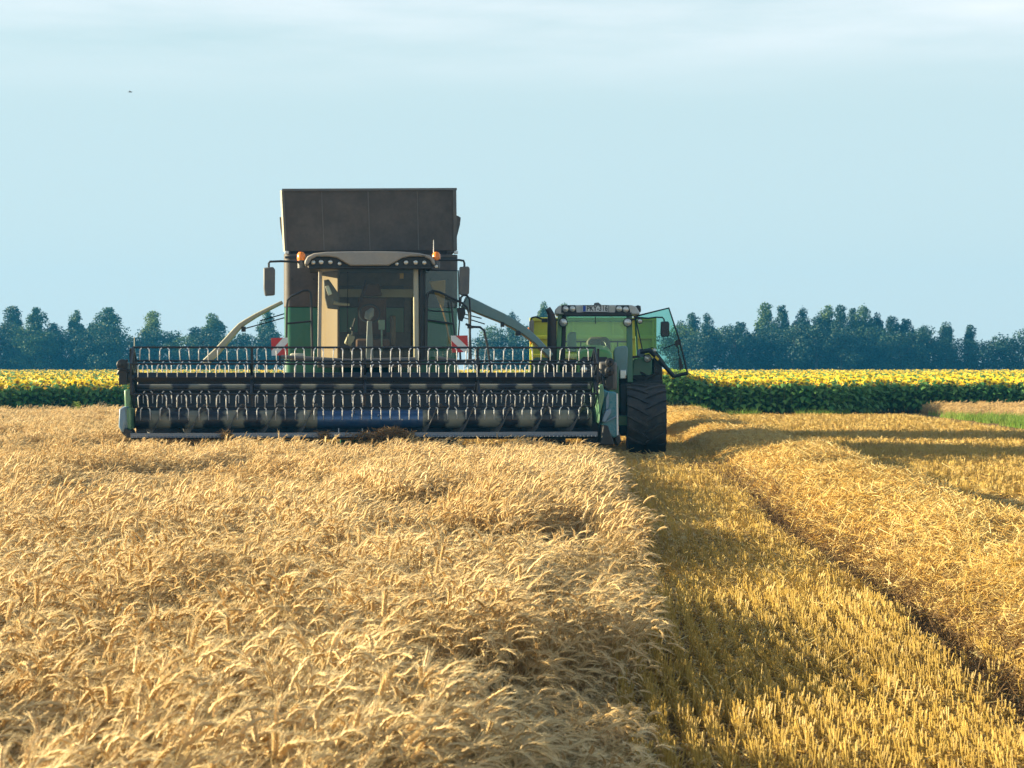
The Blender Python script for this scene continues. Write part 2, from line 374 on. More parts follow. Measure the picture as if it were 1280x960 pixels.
g = b.build('ground', 'ground', fix=False); g['kind'] = 'structure'
tag(g, 'dry earth of the harvested field strewn with pale chaff', 'ground')

# region borders
SF_L, SF_R = 65.0, 72.5
def sf_front(x): return 4.5 * np.clip((np.asarray(x, float) - 9.5) / 3, 0, 1) + SF_L + (SF_R - SF_L) * np.clip((np.asarray(x, float) + 20) / 15, 0, 1)
WP = [ground_at(1160, 515.5, 0.1), ground_at(1205, 521, 0.1), ground_at(1300, 524, 0.1)]     # front of the wheat left standing on the far side
def far_wheat(x, y):
    x = np.asarray(x, float); y = np.asarray(y, float)
    f = np.interp(x, [WP[0].x, WP[1].x, WP[2].x, WP[2].x + 20], [WP[0].y, WP[1].y, WP[2].y, WP[2].y - 2], left=999)
    return (y > f) & (y < sf_front(x) - 1.0)
def verge(x, y):
    x = np.asarray(x, float); y = np.asarray(y, float)
    f = np.interp(x, [WP[0].x, WP[1].x, WP[2].x, WP[2].x + 20], [WP[0].y, WP[1].y, WP[2].y, WP[2].y - 2], left=999)
    g_ = [ground_at(1166, 517, 0.1), ground_at(1205, 526, 0.1), ground_at(1300, 541, 0.1)]
    w = f - np.interp(x, [g.x for g in g_], [g.y for g in g_], left=999)
    return (y <= f + 0.1) & (y > f - w)
tanL, tanR = (-20 - VPX) / F, (1300 - VPX) / F
def in_view(x, y, m=0.7): return (x > y * tanL - m - 1.4) & (x < y * tanR + m + 1.0)

# ------------------------------------------------------------------ wheat
def wheat_proto(seed, stems, lod):
    r = random.Random(seed); b = MB()
    for s in range(stems):
        a = r.uniform(0, 2 * math.pi); q = math.sqrt(r.random()) * (0.11 if lod == 0 else 0.16)
        p = Vector((q * math.cos(a), q * math.sin(a), 0)); H = r.uniform(0.42, 0.60)
        la = r.gauss(0, 0.7); lean = r.uniform(0.05, 0.45); d = Vector((math.cos(la), math.sin(la), 0))
        nod = r.choice((r.uniform(0.6, 1.6), r.uniform(0.6, 1.7), r.uniform(0.5, 1.5), r.uniform(0.0, 0.5), r.uniform(1.6, 2.4)))
        pts = []; ang = lean * 0.4; cur = p.copy(); nseg = 4 if lod == 0 else 3
        for i in range(nseg + 1):
            pts.append(cur.copy()); ang += lean * 0.25 * i
            cur = cur + (d * math.sin(ang) + Vector((0, 0, 1)) * math.cos(ang)) * (H / nseg)
        rad = 0.0017 if lod == 0 else 0.0030
        b.tube(pts, [rad * 1.25] * nseg + [rad], 3, 0, False)
        # ear
        L = r.uniform(0.100, 0.140); ne = 8 if lod == 0 else 4; cur = pts[-1].copy(); ep = []; ed = []
        side = Vector((-d.y, d.x, 0))
        sw = r.gauss(0, 0.25)
        for i in range(ne + 1):
            dr = (d * math.sin(ang) + Vector((0, 0, 1)) * math.cos(ang) + side * sw).normalized()
            ep.append(cur.copy()); ed.append(dr); cur = cur + dr * (L / ne); ang += nod / ne
        if lod == 0:
            for i in range(ne):
                dr = ed[i]; up = dr.cross(side).normalized()
                for sg in (-1, 1):               # two ranks of spikelets
                    c = ep[i] + side * (0.0045 * sg) + (up * 0.0012 * (1 if i % 2 else -1))
                    w = 0.0076 * (1.0 - 0.35 * i / ne); l = L / ne * 1.75
                    tip = c + dr * l + side * (0.0035 * sg)
                    m1 = c + dr * l * 0.42
                    b.add([c, m1 + side * w, m1 + up * w, m1 - side * w, m1 - up * w, tip],
                          [(0, 1, 2), (0, 2, 3), (0, 3, 4), (0, 4, 1), (5, 2, 1), (5, 3, 2), (5, 4, 3), (5, 1, 4)], 1)
                    al = r.uniform(0.045, 0.075) * (1.1 - 0.3 * i / ne)
                    ad = (dr + side * sg * r.uniform(0.12, 0.45) + up * r.gauss(0, 0.18)).normalized()
                    t = Vector((r.gauss(0, 1), r.gauss(0, 1), r.gauss(0, 1))).cross(ad).normalized() * 0.0011
                    b.add([tip - t, tip + t, tip + ad * al], [(0, 1, 2)], 2)
        else:
            L *= 0.9; rr = [0.005, 0.0088, 0.0088, 0.007, 0.002] if ne == 4 else [0.005] * (ne + 1)
            b.tube(ep, rr, 4, 1, False)
            for i in range(ne):
                for sg in (-1, 1, -.4):
                    dr = ed[i]; up = dr.cross(side).normalized()
                    ad = (dr + side * sg * r.uniform(0.15, 0.5) + up * r.gauss(0, 0.2)).normalized(); al = r.uniform(0.05, 0.08)
                    t = Vector((r.gauss(0, 1), r.gauss(0, 1), r.gauss(0, 1))).cross(ad).normalized() * 0.0022
                    b.add([ep[i] - t, ep[i] + t, ep[i] + ad * al], [(0, 1, 2)], 2)
        # dry leaves
        for q_ in range(2 if lod == 0 else 1):
            k = r.randint(1, nseg - 1); base = pts[k]; a = r.uniform(0, 6.28); ld = Vector((math.cos(a), math.sin(a), 0)); w = r.uniform(0.003, 0.006)
            sd = Vector((-ld.y, ld.x, 0)) * w; l = r.uniform(0.10, 0.2)
            p1 = base + ld * l * 0.4 + Vector((0, 0, l * 0.45)); p2 = base + ld * l * 0.85 + Vector((0, 0, l * r.uniform(-0.3, 0.3)))
            b.add([base - sd * 0.6, base + sd * 0.6, p1 + sd, p1 - sd, p2], [(0, 1, 2, 3), (3, 2, 4)], 0)
    return b
NW0, NW1 = 10, 8
wprotos = [wheat_proto(100 + i, 7, 0) for i in range(NW0)] + [wheat_proto(300 + i, 9, 1) for i in range(NW1)]
P = []; PK = []
def wheat_points(y0, y1, dens, lod):
    area_x0 = y1 * tanL - 2.3
    n = int((y1 - y0) * (EDGE + 0.3 - area_x0) * dens)
    x = rng.uniform(area_x0, EDGE + 0.4, n); y = rng.uniform(y0, y1, n)
    k = in_view(x, y, 0.8) & (x < edge_x(y)) & (y < sf_front(x) - 0.3)
    k &= ~((x > -9.2) & (y > 36.4 + 0.12 * x + 0.9))          # already cut under the combine
    x = x[k]; y = y[k]; P.append(np.stack([x, y], 1)); PK.append(rng.integers(0, NW0, len(x)) if lod == 0 else NW0 + rng.integers(0, NW1, len(x)))
wheat_points(4.3, 9, 90, 0); wheat_points(9, 17, 72, 0); wheat_points(17, 28, 58, 1); wheat_points(28, 45, 48, 1); wheat_points(45, 72, 26, 1)
# far strip left standing
n = 9000; x = rng.uniform(WP[0].x, 26, n); y = rng.uniform(50, 79, n); k = far_wheat(x, y) & in_view(x, y, 1.5)
P.append(np.stack([x[k], y[k]], 1)); PK.append(NW0 + rng.integers(0, NW1, int(k.sum())))
P = np.vstack(P); PK = np.concatenate(PK); n = len(P)
X, Y = P[:, 0], P[:, 1]
hol = fbm(X * 0.55, Y * 0.32, 41, 3)                           # hollows where the crop has lodged
small = fbm(X * 2.2, Y * 1.6, 47, 2)
hs = 0.93 + 0.34 * (small - 0.5) - np.clip(0.43 - hol, 0, 0.12) / 0.12 * 0.40
for (hx, hy, rx, ry, amt) in ((575, 668, .95, 1.5, .9), (690, 655, .45, 1.5, .8), (245, 602, 1.5, 1.6, .95), (330, 608, .8, 1.2, .8), (60, 582, 2.2, 1.4, .8), (300, 752, .55, .7, .85), (395, 690, .6, .8, .6), (180, 790, .4, .5, .7), (640, 735, .45, .7, .7), (120, 690, .6, .8, .6), (460, 830, .3, .45, .6), (20, 850, .35, .5, .7)):
    c_ = ground_at(hx, hy, .45); hol = np.minimum(hol, 0.62 - (0.62 - 0.26) * amt * np.exp(-((X - c_.x) / rx) ** 2 - ((Y - c_.y) / ry) ** 2) * 1.35 * (0.75 + 0.5 * small))
hs = 0.93 + 0.34 * (small - 0.5) - np.clip(0.43 - hol, 0, 0.12) / 0.12 * 0.38
hs *= 1 - 0.42 * np.clip(1 - (edge_x(Y) - X) / 1.1, 0, 1) * np.clip(1.6 * fbm(Y * 0.55, Y * 0 + 5.5, 57, 2) - 0.45, 0, 1)
hs *= rng.normal(1, 0.08, n) * (1 - 0.19 * np.clip((Y - 20) / 14, 0, 1)) * np.where((X > 8), 0.98, 1) * np.where(rng.random(n) < 0.035, 1.22, 1)
dist_e = np.clip((edge_x(Y) - X) / 0.55, 0, 1); dist_e = np.where(X > 8, 1, dist_e)
lean_dir = -0.22 + 0.95 * (fbm(X * 0.4 + 9, Y * 0.3, 51, 2) - 0.5) * 2 + rng.normal(0, 0.42, n)
lean_dir = np.where(dist_e < 1, lean_dir * dist_e, lean_dir)
tilt = 0.12 + 0.5 * np.clip(0.46 - hol, 0, 0.2) / 0.2 * 0.8 + rng.normal(0, 0.10, n) + (1 - dist_e) * rng.uniform(0.0, 0.62, n)
# rotate the clump (its own lean is towards +X) by lean_dir, after tilting it the same way
rot = np.zeros((n, 3))
for i in range(n):
    e = (Matrix.Rotation(lean_dir[i], 3, 'Z') @ Matrix.Rotation(tilt[i], 3, 'Y')).to_euler(); rot[i] = e
scl = np.stack([hs ** 0.3, hs ** 0.3, hs], 1) * rng.uniform(0.92, 1.1, (n, 1))
tint = np.clip(np.where(X > 8, .3, 0) + 0.42 + 0.9 * (fbm(X * 0.8, Y * 0.5, 61, 3) - 0.5) + rng.normal(0, 0.16, n), 0, 1)
Z = ground_z(X, Y) - 0.01
scatter('wheat_crop', wprotos, ['wheat_stem', 'wheat_ear', 'wheat_awn'], np.stack([X, Y, Z], 1), rot, scl, PK, tint,
        'ripe bearded golden wheat standing uncut before the harvester', 'wheat')

# ------------------------------------------------------------------ stubble
def stub_proto(seed, k, lod):
    r = random.Random(seed); b = MB()
    for s in range(k):
        p = Vector((r.gauss(0, 0.012), r.uniform(-0.055, 0.055), -0.02)); h = r.uniform(0.10, 0.185)
        a = r.uniform(0, 6.28); t = abs(r.gauss(0, 0.20)); d = Vector((math.cos(a) * math.sin(t), math.sin(a) * math.sin(t), math.cos(t)))
        b.tube([p, p + d * h], [0.0026, 0.0032] if lod == 0 else [0.003, 0.0034], 4 if lod == 0 else 3, 0, True)
        if r.random() < 0.55:                # torn sheath
            a = r.uniform(0, 6.28); ld = Vector((math.cos(a), math.sin(a), 0.5)); q = p + d * h * r.uniform(0.3, 0.9); w = Vector((-ld.y, ld.x, 0)) * 0.004
            l = r.uniform(0.04, 0.10)
            b.add([q - w, q + w, q + ld * l * 0.6 + w, q + ld * l * 0.6 - w, q + ld * l + Vector((0, 0, -0.03))], [(0, 1, 2, 3), (3, 2, 4)], 1)
    for s in range(2):                       # straws lying between the rows
        a = r.uniform(0, 6.28); l = r.uniform(0.05, 0.14); c = Vector((r.uniform(-0.07, 0.07), r.uniform(-0.06, 0.06), r.uniform(0.0, 0.05)))
        d = Vector((math.cos(a), math.sin(a), r.gauss(0, 0.2))) * l
        b.tube([c - d, c + d], 0.002 if lod == 0 else 0.003, 3, 1, False)
    return b
sprotos = [stub_proto(500 + i, 9, 0) for i in range(8)] + [stub_proto(540 + i, 9, 1) for i in range(6)]
P = []; PK = []
ROW = 0.135
def stub_points(x0, x1, y0, y1, step, lod, keep=1.0):
    rows = np.arange(math.floor(x0 / ROW), math.ceil(x1 / ROW)) * ROW; yy = np.arange(y0, y1, step)
    gx, gy = np.meshgrid(rows, yy); gx = gx.ravel() + rng.normal(0, 0.008, gx.size); gy = gy.ravel() + rng.uniform(-step, step, gy.size) * 0.5
    gx = gx + 0.03 * np.sin(gy * 0.9)
    k = in_view(gx, gy, 0.5) & (gx > edge_x(gy) - 0.05) & (rng.random(len(gx)) < keep) & ~far_wheat(gx, gy) & ~verge(gx, gy) & (gy < sf_front(gx) - 0.2)
    gul = np.exp(-((gx - 2.50 - 0.08 * np.sin(gy * 0.5)) / 0.2) ** 2) * np.clip((34 - gy) / 6, 0, 1)
    k &= rng.random(len(gx)) > gul * 0.97
    k &= ~((gx > 0.75) & (gx < 2.15) & (gy > 36.5) & (gy < 43.5))
    k &= (swath_h(gx, gy) < 0.05) | (rng.random(len(gx)) < 0.04)
    P.append(np.stack([gx[k], gy[k]], 1)); PK.append(rng.integers(0, 8, int(k.sum())) if lod == 0 else 8 + rng.integers(0, 6, int(k.sum())))
stub_points(0.3, 4.0, 5.0, 15, 0.062, 0); stub_points(0.3, 5.5, 15, 28, 0.085, 1, 0.95); stub_points(0.3, 12, 28, 45, 0.15, 1, 0.85); stub_points(0.3, 22, 45, 72, 0.30, 1, 0.8)
# stubble behind the combine's path, seen under the machines
gx = rng.uniform(-9, 0.6, 2500); gy = rng.uniform(38, 66, 2500); P.append(np.stack([gx, gy], 1)); PK.append(8 + rng.integers(0, 6, 2500))
P = np.vstack(P); PK = np.concatenate(PK); n = len(P); X, Y = P[:, 0], P[:, 1]
rot = np.stack([rng.normal(-0.10, 0.12, n), rng.normal(0, 0.12, n), rng.choice([0, math.pi], n) + rng.normal(0, 0.15, n)], 1)
s0 = rng.uniform(0.8, 1.15, (n, 1)); hz = (0.75 + 0.5 * fbm(X * 0.9, Y * 0.7, 71, 2))[:, None]
scl = np.hstack([s0, s0, s0 * hz]); tint = np.clip(0.4 + 1.0 * (fbm(X * 0.6, Y * 0.5, 73, 3) - 0.5) + rng.normal(0, 0.16, n), 0, 1)
scatter('stubble', sprotos, ['stub', 'straw'], np.stack([X, Y, ground_z(X, Y)], 1), rot, scl, PK, tint, 'golden cut stubble in drilled rows beside the standing wheat', 'stubble')

# ------------------------------------------------------------------ loose straw: swath and litter
def straw_proto(seed, k, lod, steep=0.28):
    r = random.Random(seed); b = MB()
    for s in range(k):
        q = 0.17 * math.sqrt(r.random()); a = r.uniform(0, 6.28); c = Vector((q * math.cos(a), q * math.sin(a), r.uniform(-0.02, 0.07)))
        a = r.uniform(0, 6.28); el = r.gauss(0.05, steep); l = r.uniform(0.05, 0.17)
        d = Vector((math.cos(a) * math.cos(el), math.sin(a) * math.cos(el), math.sin(el))) * l
        bend = Vector((r.gauss(0, 0.02), r.gauss(0, 0.02), r.gauss(0, 0.015)))
        rr = (0.0022 if lod == 0 else 0.0034); mi = 0 if r.random() < 0.6 else 1
        b.tube([c - d, c + bend, c + d], rr, 3, mi, False)
    for s in range(4):
        q = 0.15 * r.random(); a = r.uniform(0, 6.28); c = Vector((q * math.cos(a), q * math.sin(a), r.uniform(0.0, 0.06))); a = r.uniform(0, 6.28)
        ld = Vector((math.cos(a), math.sin(a), r.gauss(0, 0.4))); w = Vector((-ld.y, ld.x, r.gauss(0, 0.3))) * 0.006; l = r.uniform(0.05, 0.12)
        b.add([c - w, c + w, c + ld * l + w * 0.5, c + ld * l - w * 0.5], [(0, 1, 2, 3)], 1)
    return b
lprotos = [straw_proto(700 + i, 24, 0) for i in range(7)] + [straw_proto(740 + i, 20, 1) for i in range(6)] + [straw_proto(770 + i, 16, 0, 0.75) for i in range(4)]
P = []; PK = []
def straw_points(y0, y1, dens, lod):
    n = int((y1 - y0) * 3.2 * dens); y = rng.uniform(y0, y1, n); x = swath_c(y) + rng.uniform(-1.6, 1.6, n)
    k = in_view(x, y, 0.5) & (rng.random(n) < np.clip(swath_h(x, y) / 0.10, 0.10, 1)); x = x[k]; y = y[k]
    P.append(np.stack([x, y], 1)); m = len(x)
    PK.append(np.where(rng.random(m) < 0.22, 13 + rng.integers(0, 4, m), rng.integers(0, 7, m) if lod == 0 else 7 + rng.integers(0, 6, m)))
straw_points(7, 18, 95, 0); straw_points(18, 34, 70, 1); straw_points(34, 62, 48, 1)
n = 6500; y = rng.uniform(20, 72, n); x = rng.uniform(0.6, 22, n); k = in_view(x, y, .5) & ~far_wheat(x, y) & ~verge(x, y) & (y < sf_front(x) - .3); P.append(np.stack([x[k], y[k]], 1)); PK.append(7 + rng.integers(0, 6, int(k.sum())))
n = 420; y = rng.uniform(5.5, 36, n); x = rng.uniform(0.7, 2.4, n); P.append(np.stack([x, y], 1)); PK.append(rng.integers(0, 7, n))
P = np.vstack(P); PK = np.concatenate(PK); n = len(P); X, Y = P[:, 0], P[:, 1]
e = 0.05; gxs = (ground_z(X + e, Y) - ground_z(X - e, Y)) / (2 * e); gys = (ground_z(X, Y + e) - ground_z(X, Y - e)) / (2 * e)
rot = np.zeros((n, 3))
for i in range(n):
    nrm = Vector((-gxs[i], -gys[i], 1)).normalized(); qd = Vector((0, 0, 1)).rotation_difference(nrm).to_matrix() @ Matrix.Rotation(rnd.uniform(0, 6.28), 3, 'Z')
    rot[i] = qd.to_euler()
scl = np.repeat(rng.uniform(0.8, 1.25, (n, 1)), 3, 1); tint = np.clip(0.40 + 1.1 * (fbm(X * 0.8, Y * 0.5, 83, 3) - 0.5) + rng.normal(0, 0.18, n), 0, 1)
scatter('straw_swath', lprotos, ['straw', 'straw_pale'], np.stack([X, Y, ground_z(X, Y) + 0.01], 1), rot, scl, PK, tint, 'raised swath of loose golden straw lying on the stubble', 'straw')

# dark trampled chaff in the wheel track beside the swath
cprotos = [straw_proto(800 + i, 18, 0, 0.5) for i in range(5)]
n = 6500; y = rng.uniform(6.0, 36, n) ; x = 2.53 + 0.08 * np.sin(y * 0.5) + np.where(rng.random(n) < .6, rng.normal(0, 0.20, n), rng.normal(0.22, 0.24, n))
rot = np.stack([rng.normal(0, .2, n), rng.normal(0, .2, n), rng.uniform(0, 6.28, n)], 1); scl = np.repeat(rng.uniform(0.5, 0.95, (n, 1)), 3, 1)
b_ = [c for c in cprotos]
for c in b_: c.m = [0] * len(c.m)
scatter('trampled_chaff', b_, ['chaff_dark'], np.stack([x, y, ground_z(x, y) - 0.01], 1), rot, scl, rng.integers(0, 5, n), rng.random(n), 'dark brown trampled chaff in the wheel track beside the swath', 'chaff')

# green grass strip
def grass_proto(seed):
    r = random.Random(seed); b = MB()
    for s in range(16):
        a = r.uniform(0, 6.28); q = 0.16 * math.sqrt(r.random()); p = Vector((q * math.cos(a), q * math.sin(a), 0)); a = r.uniform(0, 6.28)
        d = Vector((math.cos(a), math.sin(a), 0)); w = Vector((-d.y, d.x, 0)) * 0.010; h = r.uniform(0.12, 0.30)
        b.add([p - w, p + w, p + d * h * .2 + Vector((0, 0, h * .6)) + w * .7, p + d * h * .2 + Vector((0, 0, h * .6)) - w * .7, p + d * h * .6 + Vector((0, 0, h))], [(0, 1, 2, 3), (3, 2, 4)], 0)
    return b
n = 12000; x = rng.uniform(WP[0].x, 20, n); y = rng.uniform(44, 74, n); k = verge(x, y) & in_view(x, y, 1) & (fbm(x * .7, y * .5, 91, 2) + rng.normal(0, .08, n) > 0.40); x = x[k]; y = y[k]
# tufts of grass along the foot of the sunflowers
n2 = 500; x2 = rng.uniform(2, 14, n2); y2 = sf_front(x2) - rng.uniform(0.1, 0.7, n2); k = fbm(x2 * .8, y2, 93, 2) > 0.55; x = np.concatenate([x, x2[k]]); y = np.concatenate([y, y2[k]]); n = len(x)
rot = np.stack([np.zeros(n), np.zeros(n), rng.uniform(0, 6.28, n)], 1); scl = np.repeat(rng.uniform(0.6, 1.3, (n, 1)), 3, 1)
scatter('grass_verge', [grass_proto(900 + i) for i in range(4)], ['grass'], np.stack([x, y, ground_z(x, y)], 1), rot, scl, rng.integers(0, 4, n), rng.random(n), 'strip of bright green grass before the far standing wheat', 'grass')

# ------------------------------------------------------------------ sunflowers
def sunflower_proto(seed, lod=0):
    r = random.Random(seed); b = MB(); H = r.uniform(1.09, 1.26)
    top = Vector((r.gauss(0, 0.03), -0.04 + r.gauss(0, 0.03), H)); b.tube([(0, 0, -0.03), (0, 0, H * 0.6), top], [0.014, 0.012, 0.009], 4, 1, False)
    nl = 17 if lod == 0 else 8
    for i in range(nl):
        z = H * (0.14 + 0.86 * i / nl) + r.gauss(0, 0.02) if lod == 0 else H * (0.62 + 0.38 * i / nl); a = i * 2.4 + r.gauss(0, 0.4); d = Vector((math.cos(a), math.sin(a), 0)); s = Vector((-d.y, d.x, 0))
        l = r.uniform(0.17, 0.27) * (1.0 if lod == 0 else 1.15); w = l * 0.46; p = Vector((0, 0, z)); q = p + d * l * 0.35 + Vector((0, 0, 0.07)); up = r.uniform(0.0, 0.06); dr = r.uniform(0.06, 0.20)
        b.tube([p, q], 0.005, 3, 1, False)
        e1 = q + d * l * 0.35 + Vector((0, 0, up)); e2 = q + d * l * 1.0 + Vector((0, 0, -dr)); lo = Vector((0, 0, -0.035))
        b.add([q, q + s * w * .8 + lo, q - s * w * .8 + lo, e1, e1 + s * w + lo * 1.2, e1 - s * w + lo * 1.2, e2], [(0, 3, 4, 1), (0, 2, 5, 3), (3, 6, 4), (3, 5, 6)], 0)
    # head: turned towards the morning sun, each a little differently
    a = r.gauss(math.radians(215), 0.7); el = r.uniform(0.0, 0.9)
    ax = Vector((math.cos(a) * math.cos(el), math.sin(a) * math.cos(el), math.sin(el))); c = top + ax * 0.02; rd = r.uniform(0.045, 0.062)
    b.lathe([(0.012, -0.05), (rd * 0.9, -0.015), (rd, 0.0)], c, ax, 9, 0)
    b.lathe([(rd, 0.0), (rd * 0.7, 0.018), (0.001, 0.014)], c, ax, 9, 3)
    s = ax.cross(Vector((0, 0, 1))).normalized(); u = ax.cross(s); npet = 15 if lod == 0 else 9; pl = rd * r.uniform(1.15, 1.5)
    for k in range(npet):
        t = 2 * math.pi * k / npet + r.gauss(0, 0.08); dd = s * math.cos(t) + u * math.sin(t); sd = (s * -math.sin(t) + u * math.cos(t)) * (rd * math.pi / npet * 1.25)
        o1 = c + dd * rd * 0.92; o2 = o1 + dd * pl * .6 + ax * 0.012; o3 = o1 + dd * pl + ax * r.gauss(0.0, 0.02)
        b.add([o1 - sd * .7, o1 + sd * .7, o2 + sd, o2 - sd, o3], [(0, 1, 2, 3), (3, 2, 4)], 2)
    return b
SFM = ['sf_leaf', 'sf_stem', 'sf_petal', 'sf_disc']
sfm = [sunflower_proto(1000 + i).mesh('sunflower', SFM) for i in range(9)]
cand = []
for row in range(14):
    x = -26.0
    while x < 28:
        cand.append((x + rnd.gauss(0, .05), row)); x += 0.235
spots = []
for x, row in cand:
    y = float(sf_front(x)) + row * 0.42 + rnd.gauss(0, 0.06)
    px = VPX + F * x / y
    if (-12 < px < 152 or 822 < px < 1292): spots.append((row, x, y))
spots.sort(key=lambda s: s[0])
SFG = 'sunflowers in the front rows of the field'
for i, (row, x, y) in enumerate(spots[:300]):
    o = bpy.data.objects.new('sunflower', sfm[i % 9]); COL.objects.link(o)
    o.location = (x, y, float(ground_z(x, y))); o.rotation_euler = (rnd.gauss(0, .04), rnd.gauss(0, .04), rnd.gauss(0, 0.5)); s = rnd.uniform(0.93, 1.08); o.scale = (s * 1.1, s * 1.1, s)
    tag(o, 'blooming yellow sunflower in the front rows facing the stubble', 'sunflower', SFG)
P = [(x, y) for (row, x, y) in spots[300:]]
for x, row in cand:                       # hidden behind the machines from here, thinner
    y = float(sf_front(x)) + row * 0.42; px = VPX + F * x / y
    if 152 <= px <= 822 and row % 2 == 0 or px < -12 or px > 1292: P.append((x, y))
P = np.array(P)
yb = np.concatenate([rng.uniform(70.5, 95, 4600), rng.uniform(95, 150, 6500), rng.uniform(150, 286, 7500)])
xb = rng.uniform(-1, 1, len(yb)) * yb * 0.34 + 0.0 * yb
xb = np.where(yb < 95, xb, xb); k = (xb > yb * tanL - 2) & (xb < yb * tanR + 2) & (yb > sf_front(xb) + 5.5)
P = np.vstack([P, np.stack([xb[k], yb[k]], 1)]); n = len(P); X, Y = P[:, 0], P[:, 1]
for nm in ('sf_leaf', 'sf_stem', 'sf_petal', 'sf_disc'):
    pass
wide = np.where(Y > 95, 1.25, 1.05) + np.where(Y > 150, 0.35, 0)
scl = np.stack([wide, wide, rng.uniform(0.94, 1.07, n)], 1)
rot = np.stack([rng.normal(0, .04, n), rng.normal(0, .04, n), rng.normal(0, .5, n)], 1)
scatter('sunflower_field', [sunflower_proto(1100 + i, 1) for i in range(6)], SFM, np.stack([X, Y, ground_z(X, Y)], 1), rot, scl, rng.integers(0, 6, n), rng.random(n), 'wide field of yellow sunflowers stretching back to the trees', 'sunflower field')

# ------------------------------------------------------------------ trees
def crown_mesh(seed, kind, H, W, mat):
    r = np.random.default_rng(seed); blobs = []
    if kind == 'poplar':
        lead = [(0.0, 0.0, 1.0)] + [(r.uniform(-.3, .3) * W, r.uniform(-.3, .3) * W, r.uniform(0.72, 0.93)) for _ in range(2)]   # several upright leaders
        for lx, ly, lh in lead:
            z = 0.12
            while z < 0.99:
                f = z; wr = 0.5 * W * (0.46 + 0.75 * math.sin(math.pi * min(1.0, 0.14 + 0.74 * f))) * (1 - 0.22 * max(0, (f - .7) / .3)) * r.uniform(0.75, 1.15) * (0.78 if lh < 1 else 0.95)
                for q in range(2):
                    a = r.uniform(0, 6.28); of = wr * r.uniform(0.1, 0.6)
                    blobs.append((lx * f + of * math.cos(a), ly * f + of * math.sin(a), z * H * lh * 0.95, wr * r.uniform(0.45, 0.72), H * r.uniform(0.045, 0.085)))
                z += 0.08 if z < .75 else 0.06
    else:
        for q in range(26):
            a = r.uniform(0, 6.28); z = r.uniform(0.06, 0.92); pr = math.sin(math.pi * (0.12 + 0.80 * z)) ** 0.7
            of = W * 0.5 * pr * math.sqrt(r.uniform(0, 1)) * 0.85; s = W * r.uniform(0.13, 0.22)
            blobs.append((of * math.cos(a), of * math.sin(a), z * H, s, s * r.uniform(0.7, 1.05)))
    V = []; per = 115
    for (bx, by, bz, br, bh) in blobs:
        d = r.normal(size=(per, 3)); d /= np.linalg.norm(d, axis=1)[:, None]; rad = r.uniform(0.35, 1.0, (per, 1)) ** 0.5
        c = np.array([bx, by, bz]) + d * rad * np.array([br, br, bh]) * r.uniform(0.85, 1.2, (per, 1))
        for i in range(per):
            nrm = d[i] + r.normal(size=3) * 0.7; nrm /= np.linalg.norm(nrm); t = np.cross(nrm, r.normal(size=3)); t /= np.linalg.norm(t); u = np.cross(nrm, t)
            s = r.uniform(0.09, 0.17); s2 = s * r.uniform(0.6, 1.1)
            V += [c[i] - t * s, c[i] + u * s2, c[i] + t * s, c[i] - u * s2]
    b = MB(); b.v = [tuple(p) for p in V]; b.f = [(4 * i, 4 * i + 1, 4 * i + 2, 4 * i + 3) for i in range(len(V) // 4)]; b.m = [0] * len(b.f)
    return b.mesh('crown', [mat])
def trunk_mesh(seed, H, W):
    r = random.Random(seed); b = MB(); b.tube([(0, 0, -.1), (r.gauss(0, .05), 0, H * .3), (r.gauss(0, .12), r.gauss(0, .1), H * .62), (0, 0, H * .9)], [0.20, 0.15, 0.09, 0.03], 7)
    for i in range(6):
        a = r.uniform(0, 6.28); z = H * r.uniform(.2, .6); l = W * .22
        b.tube([(0, 0, z), (math.cos(a) * l * .5, math.sin(a) * l * .5, z + l * .5), (math.cos(a) * l, math.sin(a) * l, z + l * 1.3)], [.07, .045, .015], 5, 0, False)
    return b.mesh('trunk', ['bark'])
TREE = {}
for kind, H, W, nvar in (('poplar', 11.0, 3.9, 4), ('broad', 7.5, 6.2, 4)):
    for v in range(nvar):
        for mt in ('leaf_dark', 'leaf_mid', 'leaf_pale'):
            if mt == 'leaf_pale' and v > 1: continue
            TREE[kind, v, mt] = None
def tree(px, top_py, Y, kind, mt, label, group, wid=1.0, seed=0):
    v = seed % (2 if mt == 'leaf_pale' else 4); key = (kind, v, mt); H0, W0 = (11.0, 3.9) if kind == 'poplar' else (7.5, 6.2)
    if TREE[key] is None:
        cm = crown_mesh(2000 + v * 7 + (50 if kind == 'poplar' else 0), kind, H0, W0, M[mt].name); TREE[key] = (cm, trunk_mesh(2100 + v, H0, W0))
    d = ray(px, top_py); t = Y / d.y; top = Vector((0, 0, CAMH)) + d * t; s = top.z / H0
    o = thing('poplar_tree' if kind == 'poplar' else 'broadleaf_tree', label, 'tree', (top.x, Y, 0), rnd.uniform(0, 6.28), group); o.scale = (s ** .5 * wid, s ** .5 * wid, s)
    for nm, me in (('crown', TREE[key][0]), ('trunk', TREE[key][1])):
        c = bpy.data.objects.new(nm, me); COL.objects.link(c); c.parent = o
    return o
LP = 'tall narrow poplar rising above the dark belt of trees'; LB = 'round dark green broadleaf tree in the belt beyond the sunflowers'
GP = 'tall poplars in the tree belt'; GB = 'dark broadleaf trees in the tree belt'
